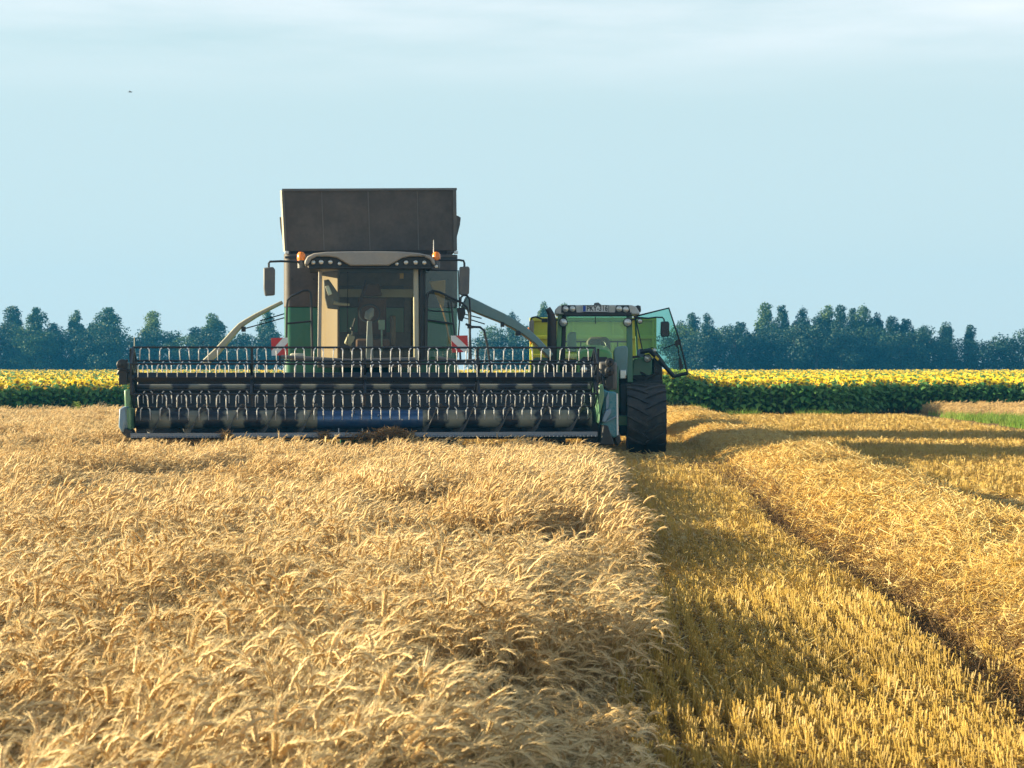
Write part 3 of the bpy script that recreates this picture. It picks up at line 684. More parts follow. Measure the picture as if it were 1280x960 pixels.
pop = [(15, 377, 1.1, 0), (46, 379, 1.0, 0), (22, 398, 1.0, 0), (95, 384, .8, 0), (70, 400, 1, 0), (135, 379, 1.25, 1), (120, 400, 1.1, 0), (265, 389, 1.3, 1), (246, 405, 1, 0), (335, 380, .7, 1),
       (640, 386, .7, 0), (680, 374, .8, 1), (707, 374, .7, 1), (866, 386, 1.0, 0), (884, 388, .9, 0), (852, 398, .9, 0), (955, 373, 1.0, 1), (978, 376, .9, 0), (1003, 381, 1.0, 0), (1034, 378, 1.2, 1), (1049, 376, .9, 0),
       (1066, 380, .8, 0), (1080, 378, 1.15, 1), (1096, 388, .8, 0), (1112, 391, .95, 0), (1132, 394, 1.1, 0), (1154, 404, 1.0, 0), (1182, 400, 1.05, 0), (1214, 402, .9, 0), (925, 398, 1.2, 0), (1020, 392, 1, 0)]
SPECIAL = {135: 'bushy poplar with a rounded sunlit top beside the pale yellow-green one', 265: 'lone fluffy pale-topped poplar just beyond the bent green side panel',
           335: 'slim poplar whose tip shows beside the combine grain tank', 955: 'tallest sunlit poplar in the belt beyond the open tractor door', 95: 'slender pointed poplar standing alone between two bushy ones'}
for i, (px, py, wd, mid) in enumerate(pop):
    lb = SPECIAL.get(px); tree(px, py, 302 + rnd.uniform(-4, 6), 'poplar', 'leaf_mid' if (mid or (px < 360 and i % 2)) else 'leaf_dark', lb or LP, GP, wd * (1.08 if px < 500 else 0.90), i)
tree(190, 384, 303, 'poplar', 'leaf_pale', 'pale yellow-green lopsided poplar, the brightest crown in the belt', GP, 1.1, 0)
px = -40; i = 0
while px < 1330:
    if px < 352 or px > 590 and px < 700 or px > 836:
        base = 411 if px < 700 else np.interp(px, [836, 920, 1140, 1180, 1290], [407, 409, 411, 420, 417])
        tree(px, base + rnd.uniform(-9, 12), 294 + rnd.uniform(-5, 5), 'broad', 'leaf_dark' if rnd.random() < .85 else 'leaf_mid', LB, GB, rnd.uniform(1.0, 1.35), i); i += 1
    px += 15 + rnd.uniform(-4, 4)

# a small weed at the edge of the crop
b = MB(); r = random.Random(3); wp = ground_at(96, 524)
wp = Vector((wp.x * 63.5 / wp.y, 63.5, 0)); b.tube([(0, 0, 0), (0, 0, .62)], [.012, .008], 5, 0, False)
for i in range(26):
    a = i * 2.4; z = .25 + .45 * i / 26; d = Vector((math.cos(a), math.sin(a), .35)); s = Vector((-d.y, d.x, 0)) * .05; l = r.uniform(.14, .24); p = Vector((0, 0, z))
    b.add([p, p + d * l * .5 + s, p + d * l + Vector((0, 0, -.04)), p + d * l * .5 - s], [(0, 1, 2, 3)], 0)
o = b.build('weed', 'weed', fix=False); o.location = wp; tag(o, 'small bright yellow-green weed at the wheat edge before the sunflowers', 'weed')

# ------------------------------------------------------------------ wheels
def make_wheel(root, c, Rr, W, rim_r, rim_mat='grey_plastic', nl=20, axis=(1, 0, 0)):
    w = group_part('wheel', root); c = Vector(c); b = MB(); h = W / 2
    b.lathe([(rim_r, -h * .8), (rim_r + (Rr - rim_r) * .35, -h), (Rr * .92, -h * .97), (Rr * .94, -h * .8), (Rr * .95, 0), (Rr * .94, h * .8), (Rr * .92, h * .97), (rim_r + (Rr - rim_r) * .35, h), (rim_r, h * .8)], c, axis, 40)
    def rp(x, a, rad): return c + Vector((x, -math.cos(a) * rad, math.sin(a) * rad))
    for k in range(nl):
        for sg in (-1, 1):
            a0 = 2 * math.pi * k / nl + (0 if sg > 0 else math.pi / nl); st = []
            for j, f in enumerate((-0.06, 0.35, 0.75, 1.0)):
                a = a0 + 0.30 * f * (1.0 if f < .75 else .95) * (20 / nl); x = sg * h * f * .99; ro = Rr * (1.0 if f < .9 else .965); wd = 0.036 * 20 / nl / Rr * (0.8 + .4 * f)
                st.append((rp(x, a - wd, Rr * .92), rp(x, a + wd, Rr * .92), rp(x, a + wd * .75, ro), rp(x, a - wd * .75, ro)))
            vs = [p for s in st for p in s]; fs = [(0, 1, 2, 3), (15, 14, 13, 12)]
            for j in range(3):
                for q in range(4): fs.append((j * 4 + q, j * 4 + (q + 1) % 4, j * 4 + 4 + (q + 1) % 4, j * 4 + 4 + q))
            b.add(vs, fs, 0)
    b.build('tyre', 'rubber', w)
    b = MB(); b.lathe([(rim_r * 1.02, -h * .82), (rim_r * .92, -h * .7), (rim_r * .85, -h * .25), (rim_r * .35, -h * .2), (rim_r * .3, -h * .45), (.01, -h * .45)], c, axis, 28)
    b.lathe([(.01, h * .45), (rim_r * .3, h * .45), (rim_r * .35, h * .2), (rim_r * .85, h * .25), (rim_r * .92, h * .7), (rim_r * 1.02, h * .82)], c, axis, 28)
    b.build('rim', rim_mat, w)
    return w
def lamp(root, name, c, r, d=0.05, nrm=(0, -1, 0), body='black', lens='lens'):
    c = Vector(c); n = Vector(nrm).normalized(); b = MB(); b.lathe([(r * .5, -d), (r * 1.12, -d * .4), (r * 1.15, 0.004), (r * .98, 0.008)], c, n, 14)
    o = b.build(name, body, root); b = MB(); b.lathe([(r * .98, 0.0), (r * .7, r * .18), (.001, r * .26)], c, n, 14); b.build('lens', lens, o); return o

# ------------------------------------------------------------------ combine harvester
fr = Frame(461, 40.0, 418)
A = fr.at
CH = thing('combine_harvester', 'big dark grey and green combine harvester with a wide black reel header', 'harvester', fr.loc, fr.rz)
def P2(pts, v, dz=0): return [A(x, y, v) + Vector((0, 0, dz)) for x, y in pts]
VK, VB, VF = -4.0, 0.30, 0.28               # knife, machine body front
# grain tank and body
tl, br_ = A(354.5, 317, VB), A(572.5, 383, VB)
gb = A(400, 384, VB).z
b = MB(); x0, x1 = tl.x, br_.x
def rounded(x0, x1, y0, y1, r, z, n=5):
    pts = []
    for cx, cy, a0 in ((x0 + r, y0 + r, math.pi), (x1 - r, y0 + r, 1.5 * math.pi), (x1 - r, y1 - r, 0), (x0 + r, y1 - r, .5 * math.pi)):
        for i in range(n + 1): a = a0 + .5 * math.pi * i / n; pts.append((cx + r * math.cos(a), cy + r * math.sin(a), z))
    return pts
b.prism(rounded(x0, x1, VB, VB + 3.2, .16, gb), (0, 0, tl.z - gb))
b.build('grain_tank', 'tank_grey', CH, bevel=.015)
b = MB(); b.prism(rounded(x0 + .01, x1 - .01, VB + .01, VB + 5.0, .16, 1.05), (0, 0, gb - 1.052))
body = b.build('body', 'body_green', CH, bevel=.015)
b = MB(); b.bar((x0 + .03, VB - .004, tl.z - .08), (x1 - .03, VB - .004, tl.z - .08), .02, .05)
for pxx in (365, 392, 538, 560): b.lathe([(.02, 0), (.018, .012), (.001, .013)], A(pxx, 349, VB - .003), (0, -1, 0), 8)
b.build('bolt_strip', 'black', CH)
# tank extension: flared thin-walled box on top
e = [A(353.5, 238, .15), A(570, 237, .15), A(571, 313, .32), A(357.5, 314, .32)]
b = MB(); dep = 2.9; th = .05
fl, frt, rb, lb_ = e
def wall(p, q, r_, s, vec): b.prism([p, q, r_, s], vec)
wall(fl, frt, rb, lb_, (0, th, 0))
back = [Vector((p.x, p.y, p.z)) + Vector((0, dep + (.3 if i < 2 else 0), 0)) for i, p in enumerate(e)]
b.prism(back, (0, -th, 0))
b.prism([fl + Vector((0, th + .002, 0)), back[0] - Vector((0, th + .002, 0)), back[3] - Vector((0, th + .002, 0)), lb_ + Vector((0, th + .002, 0))], (th, 0, 0))
b.prism([frt + Vector((0, th + .002, 0)), back[1] - Vector((0, th + .002, 0)), back[2] - Vector((0, th + .002, 0)), rb + Vector((0, th + .002, 0))], (-th, 0, 0))
ext = b.build('tank_extension', 'tank_grey', CH, bevel=.008)
b = MB()                                     # folded rim and seams
rim = Vector((0, -.012, 0))
b.bar(fl + rim + Vector((-.015, 0, .01)), frt + rim + Vector((.015, 0, .01)), .05, .045)
b.bar(fl + rim, lb_ + rim, .03, .05, up=(1, 0, 0)); b.bar(frt + rim + Vector((-.03, 0, 0)), rb + rim + Vector((-.03, 0, 0)), .03, .07, up=(1, 0, 0))
for u in (.222, .49, .775): b.bar(fl.lerp(frt, u) + Vector((0, -.003, -.03)), lb_.lerp(rb, u) + Vector((0, -.003, .01)), .012, .02, up=(1, 0, 0))
b.build('seam', 'grey_plastic', ext)
b = MB(); b.prism([fl + Vector((-.06, .10, 0)), fl + Vector((-.012, -.03, 0)), fl + Vector((0, .10, 0))], lb_ - fl + Vector((0, 0, 0))); b.build('sunlit_edge', 'panel_cream', ext)  # added cream wedge; its slant and colour make the sunlit left edge
b = MB(); b.prism(P2([(353.5, 271), (349.5, 271.5), (350.5, 285), (355.5, 313), (357, 313)], .6), (0, 1.2, 0)); b.build('side_flap', 'roof_cream', CH)  # cream carries the sunlight on this flap; its twin is grey
b = MB(); b.prism(P2([(569.5, 269), (573, 270), (576, 272), (575, 281), (571, 297), (570, 297)], .5), (0, 1.0, 0)); b.build('side_flap', 'grey_plastic', CH)
for xx in (358.5, 570): b = MB(); b.box(A(xx, 315.6, .34), (.08, .12, .06)); b.build('bracket', 'white', CH, bevel=.01)

# cab
VC = -1.4
s = fr.px(VC)
b = MB()
def pillar(p0, p1, w, d, v, v2=None): b.bar(A(*p0, v), A(*p1, v2 if v2 is not None else v), w, d, up=(0, 1, 0))
cabx0, cabx1 = A(397, 400, VC).x, A(527, 400, VC).x; cz0 = A(461, 452, VC).z; cz1 = A(461, 332, VC).z
b = MB(); pillar((399, 452), (400.5, 330), .075, .12, VC + .06); b.build('pillar', 'roof_cream', CH, bevel=.015)
b = MB(); pillar((520.5, 452), (519.5, 330), .105, .12, VC + .06); b.build('pillar', 'panel_cream', CH, bevel=.02)
b = MB(); pillar((527.5, 452), (526.5, 330), .085, .14, VC + .10); b.build('pillar', 'black', CH, bevel=.01)
b = MB(); b.span((cabx0 + .02, VC + 1.55, cz0), (cabx1 - .02, VC + 1.62, cz0 + .62))
b.span((cabx0 + .02, VC + 1.55, cz1 - .34), (cabx1 - .02, VC + 1.62, cz1)); b.span((cabx0 + .02, VC + 1.55, cz0 + .62), (cabx0 + .30, VC + 1.62, cz1 - .34)); b.span((cabx1 - .3, VC + 1.55, cz0 + .62), (cabx1 - .02, VC + 1.62, cz1 - .34))
b.span((cabx0, VC + .02, cz0 - .12), (cabx1, VC + 1.6, cz0 - .005)); b.build('cab_shell', 'interior', CH, bevel=.01)
b = MB(); b.bar((cabx0 + .06, VC + 1.5, cz1 - .50), (cabx1 - .10, VC + 1.5, cz1 - .50), .04, .17); b.build('rear_shade', 'panel_cream', CH, bevel=.01)
b = MB(); b.prism([(cabx0 + .03, VC + 1.42, cz0), (cabx0 + .40, VC + .70, cz0), (cabx0 + .44, VC + .72, cz0), (cabx0 + .40, VC + 1.5, cz0), (cabx0 + .03, VC + 1.5, cz0)], (0, 0, cz1 - cz0 - .02)); b.build('side_trim', 'beige', CH, bevel=.02)  # wedge shaped to catch the sun and show a lit tan inner wall
b = MB(); b.prism([A(x, y, VC + .5) for x, y in ((404, 350), (411, 349), (424, 368), (424, 387), (409, 385.5), (405.5, 372))], (0, .12, 0)); b.build('control_panel', 'grey_plastic', CH, bevel=.02)
b = MB(); b.box(A(411, 363, VC + .46), (.09, .03, .20), Matrix.Rotation(-.35, 3, 'Y')); b.build('control_panel', 'lens', CH, bevel=.01)
b = MB(); b.tube(P2([(417, 378), (424, 380), (437, 381)], VC + .45), [.045, .03, .025], 8); b.build('armrest', 'panel_cream', CH)
# windscreen: gently curved pane
b = MB(); nu_ = 10; fv = []
for j in range(2):
    z = A(461, 450 if j == 0 else 331, VC).z
    for i in range(nu_ + 1):
        t = i / nu_; x = A(401, 400, VC).x * (1 - t) + A(518.5, 400, VC).x * t; fv.append((x, VC - .16 * math.sin(math.pi * t) ** .7 + .02, z))
b.add(fv, [(i, i + 1, nu_ + 2 + i, nu_ + 1 + i) for i in range(nu_)]); ws = b.build('windscreen', 'glass_cab', CH)
b = MB(); b.bar(A(447.5, 384, VC - .2), A(457, 350, VC - .2), .022, .03, up=(0, 1, 0)); b.bar(A(451, 378, VC - .2), A(460, 354, VC - .2), .015, .02, up=(0, 1, 0)); b.bar(A(434, 432, VC - .17), A(434.5, 340, VC - .17), .012, .014, up=(0, 1, 0)); b.build('wiper', 'black', ws)
# seat with a beaded cover, steering column
b = MB(); vS = VC + 1.0
b.prism(rounded(A(447, 400, vS).x, A(483, 400, vS).x, vS, vS + .16, .05, A(461, 420, vS).z), (0, 0, A(461, 372, vS).z - A(461, 420, vS).z)); seat = b.build('seat', 'seat_brown', CH, bevel=.04)
b = MB(); b.prism([A(x, y, vS - .02) for x, y in ((452, 370), (456, 354), (474, 354), (478, 370))], (0, .12, 0)); b.build('headrest', 'seat_brown', seat, bevel=.04)
b = MB(); b.span(A(445, 436, vS - .5), A(486, 424, vS + .1)); b.build('cushion', 'seat_brown', seat, bevel=.04)
b = MB(); b.span(A(488, 432, vS - .3), A(494, 395, vS + .1)); b.build('armrest', 'interior', seat, bevel=.03)
b = MB(); b.prism([A(x, y, VC + .45) for x, y in ((457, 452), (467, 452), (465, 401), (459, 401))], (0, .12, 0)); b.tube(P2([(459, 399), (462, 392), (466, 385)], VC + .45), [.07, .10, .03], 8); sc_ = b.build('steering_column', 'column_blue', CH, bevel=.02)
b = MB(); cc = A(462, 392, VC + .62); ring = [cc + Vector((.21 * math.cos(t), .10 * math.sin(t) , .19 * math.sin(t))) for t in np.linspace(0, 2 * math.pi, 25)]; b.tube(ring, .017, 6, 0, False); b.build('steering_wheel', 'black', sc_)
b = MB(); b.box(A(477, 406, VC + .5), (.13, .05, .2)); b.tube(P2([(477, 412), (477, 440)], VC + .5), .02, 6); b.build('monitor', 'panel_teal', CH, bevel=.01)
b = MB(); b.tube(P2([(439, 440), (441, 408), (444, 398)], VC + .4), .025, 6); b.ball(A(440, 411, VC + .38), .045); b.build('lever', 'black', CH)
b = MB(); b.box(A(437, 425, VC + .42), (.16, .1, .22), Matrix.Rotation(.4, 3, 'Y')); b.build('storage_box', 'panel_cream', CH, bevel=.03)
b = MB(); b.box(A(502, 345, VC + 1.44), (.08, .01, .11)); b.build('sticker', 'yellow', CH)
# rear half of the cab side, seen past the black pillar
b = MB(); b.span((cabx1 - .02, VC + .2, cz0), (cabx1, VC + 1.5, cz1)); b.build('side_window', 'glass_cab', CH)
# opened door: a tinted pane turned forward
b = MB(); dpts = [(531, 447), (531, 337.5), (573, 338.5), (574.5, 400), (571, 447)]
b.prism(P2(dpts, VC + .10), (0, .012, 0)); door = b.build('cab_door', 'glass_door', CH)
b = MB(); dp = P2(dpts, VC + .10); b.tube([dp[1], dp[2], dp[3], dp[4]], .016, 6); b.bar(dp[0], dp[1], .03, .04, up=(0, 1, 0)); b.build('door_frame', 'black', door)
b = MB(); b.tube(P2([(528, 387), (545, 389), (567, 390)], VC + .04), .014, 6); b.prism([A(x, y, VC + .02) for x, y in ((571, 385), (581, 384), (582, 392), (578, 402), (573, 400))], (0, .06, 0)); b.build('handle', 'black', door)
# roof
VR = -1.75
shell = [(380.5, 331), (381, 326), (384, 320.5), (392, 316.5), (408, 314.8), (436, 314.2), (470, 314), (500, 314.4), (523, 316), (537, 319), (543, 324), (544.5, 331), (541.5, 331), (538, 324.5), (530, 320.5), (512, 320.5), (503, 322.5), (492, 328.5), (486, 331.8), (438, 332), (431, 328), (421, 322), (411, 320.5), (396, 320.5), (389, 324), (385, 331)]
b = MB(); b.prism(P2(shell, VR), (0, .55, 0)); b.build('cab_roof', 'roof_cream', CH, bevel=.03)
b = MB(); tp = P2([(383, 331), (383, 322), (392, 317.2), (436, 315), (500, 315), (535, 319.5), (542, 325), (542, 331)], VR + .55); b.prism(tp, (0, 1.45, 0)); b.build('roof_rear', 'roof_cream', CH, bevel=.05)
b = MB(); b.prism(P2([(386, 333.5), (386, 321), (540, 321), (540, 333.5)], VR + .12), (0, .42, 0)); b.prism(P2([(386, 336), (386, 332.5), (540, 332.5), (540, 336)], VR + .1), (0, 1.7, 0)); b.build('light_bar', 'black', CH, bevel=.01)
for xx, yy, rr in ((391.5, 328, 2.9), (401.5, 327.5, 3.1), (413, 327.6, 2.9), (424.5, 329.5, 2.5), (496, 329.8, 2.5), (507.5, 328, 2.9), (519.5, 328, 3.0), (530.5, 328.2, 2.8)):
    lamp(CH, 'headlight', A(xx, yy, VR + .10), rr * s)
for xx in (376.5, 545.3):
    b = MB(); b.lathe([(.075, 0), (.075, .10), (.06, .22), (.03, .3)], A(xx, 334, VR + .2) + Vector((0, 0, -.02)), (0, 0, 1), 14); bs = b.build('beacon', 'grey_plastic', CH)
    b = MB(); b.lathe([(.078, 0), (.085, .03), (.082, .12), (.05, .165), (.001, .175)], A(xx, 325.5, VR + .2), (0, 0, 1), 16); b.build('dome', 'orange', bs)
lamp(CH, 'headlight', A(545.5, 333, VR + .1), .04)
b = MB(); b.tube(P2([(542, 318), (542, 300)], VR + .3), [.012, .006], 6); b.build('antenna', 'white', CH)
# mirrors
for pth, qd in (([(386, 328), (352, 326.5), (337.5, 327), (336, 329), (336, 338)], [(329.3, 334.5), (341.5, 333.5), (343.8, 337), (343.5, 369), (331, 370), (329.3, 360)]),
                ([(548, 325), (574, 325), (579.5, 326), (580.5, 329), (580.5, 336)], [(574.5, 333.5), (586, 332.8), (587.3, 336), (586.5, 367), (584, 368.8), (575.5, 369), (574.2, 365)])):
    b = MB(); b.tube(P2(pth, VR + .15), .022, 8); m_ = b.build('mirror_arm', 'black', CH)
    b = MB(); b.prism(P2(qd, VR + .08), (0, .12, 0)); b.build('mirror', 'grey_plastic', m_, bevel=.025)
# railings
VP = -1.75
def rail(pts, r=.024, v=VP): b = MB(); b.tube(P2(pts, v), r, 8); return b.build('handrail', 'black', CH)
h_ = rail([(357.5, 452), (358.5, 382), (359.5, 375), (364, 370.5), (380, 363.3), (385, 363), (388, 365.5), (389, 372), (390.5, 452)]); b = MB(); b.tube(P2([(358.5, 404.5), (389, 401.5)], VP), .02, 8); b.build('crossbar', 'black', h_)
h_ = rail([(532.5, 450), (533.5, 374), (535.5, 366.5), (541, 363.3), (549, 365), (578, 379), (583.5, 384), (586.5, 392), (588.5, 450)]); b = MB(); b.tube(P2([(563.5, 375), (568.5, 420)], VP), .02, 8); b.tube(P2([(534, 400), (567, 405)], VP), .02, 8); b.build('crossbar', 'black', h_)
rail([(575, 383), (576, 372), (579, 369), (584, 369.5), (587, 374), (588, 395), (586.5, 450)], .022, VP - .3)
rail([(582, 405), (590, 408.5), (600, 409), (605, 413), (609, 430), (614, 466)], .024, VP - .3)
b = MB(); b.box(A(588, 409, VP - .3), (.12, .05, .05)); b.build('rail_clamp', 'black', CH)
b = MB(); b.span(A(529, 452, VC), A(590, 449.5, VC - .7)); b.build('platform', 'black', CH, bevel=.01)
# warning boards
for quad, dirn in (([(338.8, 422.5), (359.7, 422), (360.2, 444), (339.5, 444.6)], 1), ([(563.7, 419.6), (584.5, 419.2), (585.4, 440), (565, 440.8)], -1)):
    q = P2(quad, VP - .35); n_ = Vector((0, -1, 0)); b = MB(); b.prism(q, (0, .012, 0)); wb = b.build('warning_board', 'white', CH)
    def uv(u, v): return q[0].lerp(q[1], u).lerp(q[3].lerp(q[2], u), v) + n_ * .003
    b = MB()
    tri = [[(0, 0), (.72, 0), (0, .72)], [(1, .28), (1, 1), (.28, 1)]] if dirn > 0 else [[(.28, 0), (1, 0), (1, .72)], [(0, .28), (.72, 1), (0, 1)]]
    # a red corner above the white band and one below it
    for t in tri: b.prism([uv(*p) for p in t], (0, .0015, 0))
    b.build('red_stripe', 'red', wb); b = MB(); b.bar(uv(.5, .9) + Vector((0, .03, 0)), uv(.5, 1.6) + Vector((0, .03, 0)), .04, .03, up=(0, 1, 0)); b.build('bracket', 'black', wb)
# opened side panels (curved, hinged at the tank) with their struts
def strip(up, th0, th1, v, d, mats):
    n = len(up); us = P2(up, v); b = MB(); vs = []
    for i in range(n):
        t = (us[min(i + 1, n - 1)] - us[max(i - 1, 0)]).normalized(); nn = Vector((t.z, 0, -t.x)); nn = nn if nn.z < 0 else -nn; th = th0 + (th1 - th0) * i / (n - 1)
        vs += [us[i], us[i] + nn * th, us[i] + nn * th + Vector((0, d, 0)), us[i] + Vector((0, d, 0))]
    fs = [(0, 1, 2, 3), tuple(4 * (n - 1) + k for k in (3, 2, 1, 0))]
    for i in range(n - 1):
        for q in range(4): fs.append((4 * i + q, 4 * i + (q + 1) % 4, 4 * i + 4 + (q + 1) % 4, 4 * i + 4 + q))
    b.add(vs, fs); return b
sp = strip([(352, 375.5), (335, 383.5), (318, 392), (306, 399), (298, 404), (291, 411), (282, 421), (268, 436), (252, 451)], .07, .15, .75, .35, 0).build('side_panel', 'panel_cream', CH, bevel=.02)  # cream puts the sunlit top into the left panel's colour
b = MB(); b.tube(P2([(356, 392), (325, 401)], .9), .014, 6); b.tube(P2([(356, 397), (305, 411)], .9), .014, 6); b.box(A(304.5, 411.5, .8), (.09, .1, .11)); b.build('strut', 'black', sp)
sp = strip([(584, 369.5), (598, 376), (614, 384), (630, 391.5), (646, 400.5), (660, 410.5), (674, 423), (692, 443)], .27, .12, .75, .5, 0).build('side_panel', 'panel_teal', CH, bevel=.02)
b = MB(); b.tube(P2([(574, 391), (602, 398)], .9), .014, 6); b.tube(P2([(576, 396), (606, 405)], .9), .014, 6); b.box(A(628, 405.5, .8), (.08, .1, .11)); b.box(A(647.5, 416.5, .8), (.11, .1, .11)); b.build('strut', 'black', sp)
# under body: feeder house, axles, wheels
b = MB(); b.prism([A(x, 460, VK + 1.35) + Vector((0, 0, dz)) for x, dz in ((425, -.85), (497, -.85), (497, .1), (425, .1))], (0, .01, 0))
f0 = A(425, 462, VK + 1.4); f1 = A(497, 462, VK + 1.4)
b = MB(); b.add([(f0.x, VK + 1.42, .35), (f1.x, VK + 1.42, .35), (f1.x, VK + 1.42, 1.25), (f0.x, VK + 1.42, 1.25), (f0.x, VB, 1.1), (f1.x, VB, 1.1), (f1.x, VB, 2.0), (f0.x, VB, 2.0)], [(0, 1, 2, 3), (7, 6, 5, 4), (0, 4, 5, 1), (1, 5, 6, 2), (2, 6, 7, 3), (3, 7, 4, 0)])
b.build('feeder_house', 'body_green', CH, bevel=.02)
b = MB(); b.bar((x0 + .2, .9, .85), (x1 - .2, .9, .85), .3, .3); b.bar((x0 + .4, 4.4, .7), (x1 - .4, 4.4, .7), .2, .2); b.build('axle', 'black', CH)
for sx in (x0 + .35, x1 - .35): make_wheel(CH, (sx, .9, .92), .92, .72, .45, 'white', 22)
for sx in (x0 + .55, x1 - .55): make_wheel(CH, (sx, 4.4, .70), .70, .5, .34, 'white', 18)

# ---- header
HV = VK
hx0, hx1 = A(163, 500, HV).x, A(747, 500, HV).x
zc = A(461, 524, HV + .75).z                                   # auger axis
b = MB(); b.span(A(163, 547.5, HV), A(746, 539.5, HV + .10)); 
for i in range(120):
    x = hx0 + .05 + (hx1 - hx0 - .1) * i / 119; z = A(461, 545, HV).z
    b.add([(x - .014, HV - .003, z + .012), (x + .014, HV - .003, z + .012), (x + .014, HV - .003, z - .02), (x - .014, HV - .003, z - .02), (x, HV - .13, z - .02)], [(0, 1, 4), (1, 2, 4), (2, 3, 4), (3, 0, 4), (3, 2, 1, 0)])
b.build('cutter_bar', 'bar_steel', CH)
b = MB()                                                       # trough and back wall, one bent sheet
zt = A(461, 487.5, HV + 1.2).z; zb = A(461, 546, HV + .1).z
prof = [(HV + .105, zb), (HV + .45, zb - .02), (HV + .75, zc - .36), (HV + 1.0, zc - .27), (HV + 1.14, zc - .05), (HV + 1.18, zt)]
vs = []; 
for x in (hx0, hx1): vs += [(x, y, z) for y, z in prof] + [(x, y + .03, z - .03) for y, z in prof]
k = len(prof); fs = [tuple(range(k)) + tuple(range(2 * k - 1, k - 1, -1)), tuple(range(2 * k + k - 1, 2 * k - 1, -1)) + tuple(range(3 * k, 4 * k))]
for i in range(k - 1): fs += [(i, i + 1, 2 * k + i + 1, 2 * k + i), (k + i + 1, k + i, 3 * k + i, 3 * k + i + 1)]
b.add(vs, fs); b.build('header_back', 'trough', CH)
b = MB(); zz = A(461, 483.7, HV + 1.1).z; rr = 3.6 * fr.px(HV + 1.1); b.lathe([(rr, 0), (rr, hx1 - hx0 - .02)], (hx0 + .01, HV + 1.1, zz), (1, 0, 0), 16); b.build('header_beam', 'auger_lit_worn', CH)  # lit patches along the beam are painted in by this material
b = MB(); b.span((hx0, HV + 1.25, zt - .25), (hx1, HV + 1.45, A(461, 475, HV + 1.25).z)); b.build('header_frame', 'black', CH, bevel=.02)
# auger: drum and two opposed screws
b = MB(); ra = .175; b.lathe([(.05, 0), (ra, .004), (ra, hx1 - hx0 - .06), (.05, hx1 - hx0 - .056)], (hx0 + .03, HV + .75, zc), (1, 0, 0), 28); au = b.build('auger', 'auger_lit_worn', CH)
xa, xb_ = A(397, 524, HV + .75).x, A(528, 524, HV + .75).x
b = MB(); b.lathe([(ra + .004, 0), (ra + .006, xb_ - xa)], (xa, HV + .75, zc), (1, 0, 0), 28); b.build('drum_band', 'auger_blue', au)
ro = .30
for xs_, xe, hand in ((hx0 + .05, xa, -1), (hx1 - .05, xb_, 1)):
    b = MB(); turns = abs(xe - xs_) / .70; n = int(turns * 28); vs = []
    for i in range(n + 1):
        t = i / n; a = hand * 2 * math.pi * turns * t * 1.0 + .6; x = xs_ + (xe - xs_) * t
        for rr in (ra - .01, ro):
            for dx in (-.006, .006): vs.append((x + dx, HV + .75 + rr * math.cos(a), zc + rr * math.sin(a)))
    fs = []
    for i in range(n):
        o = 4 * i; fs += [(o, o + 2, o + 6, o + 4), (o + 1, o + 5, o + 7, o + 3), (o + 2, o + 3, o + 7, o + 6)]
    b.add(vs, fs); b.build('flighting', 'grey_plastic', au)
b = MB()
for i in range(13):
    x = xa + .1 + (xb_ - xa - .2) * i / 12; a = i * 2.2; b.bar((x, HV + .75 + .16 * math.cos(a), zc + .16 * math.sin(a)), (x, HV + .75 + .29 * math.cos(a), zc + .29 * math.sin(a)), .018, .018, up=(1, 0, 0))
b.build('finger', 'steel', au)
# reel
RV = HV + .42; rz_ = A(461, 471.5, RV).z; RR = 36.5 * fr.px(RV)
rx0, rx1 = A(166, 471, RV).x, A(744, 471, RV).x
b = MB(); b.lathe([(.02, 0), (.105, .002), (.105, rx1 - rx0), (.02, rx1 - rx0 + .002)], (rx0, RV, rz_), (1, 0, 0), 6); b.build('reel_tube', 'reel_dark', CH, bevel=.01)
angs = [math.pi / 2 + .06 + math.pi / 3 * i for i in range(6)]
def bat_pos(a): return RV + RR * math.cos(a), rz_ + RR * math.sin(a)
stars = [rx0 + .015, A(315, 471, RV).x, A(456, 471, RV).x, A(597, 471, RV).x, rx1 - .015]
for i, x in enumerate(stars):
    b = MB()
    for a in angs: y, z = bat_pos(a); b.bar((x, RV, rz_), (x, y, z), .03, .045, up=(1, 0, 0))
    pts = [Vector((x, *bat_pos(a))) for a in angs]
    if i in (0, 4):
        for q in range(6): b.bar(pts[q], pts[(q + 1) % 6], .02, .035, up=(1, 0, 0))
    b.lathe([(.02, -.03), (.13, -.025), (.13, .025), (.02, .03)], (x, RV, rz_), (1, 0, 0), 12)
    b.build('reel_spider', 'reel_dark', CH)
def tine_mb():
    b = MB()
    for sg in (-1, 1):
        b.tube([(sg * .040, 0, .0), (sg * .066, -.014, -.020), (sg * .084, -.018, -.042), (sg * .088, -.008, -.075), (sg * .090, .03, -.245)], [.010, .0112, .0112, .0105, .0075], 6)
    return b
tm = tine_mb().mesh('spring_tine', ['tine'])
tm.shade_smooth()
order = [0, 5, 1, 2, 4, 3]                                    # top, upper back, upper front, lower front, lower back, bottom
npair = 24; stepx = (rx1 - rx0 - .1) / npair
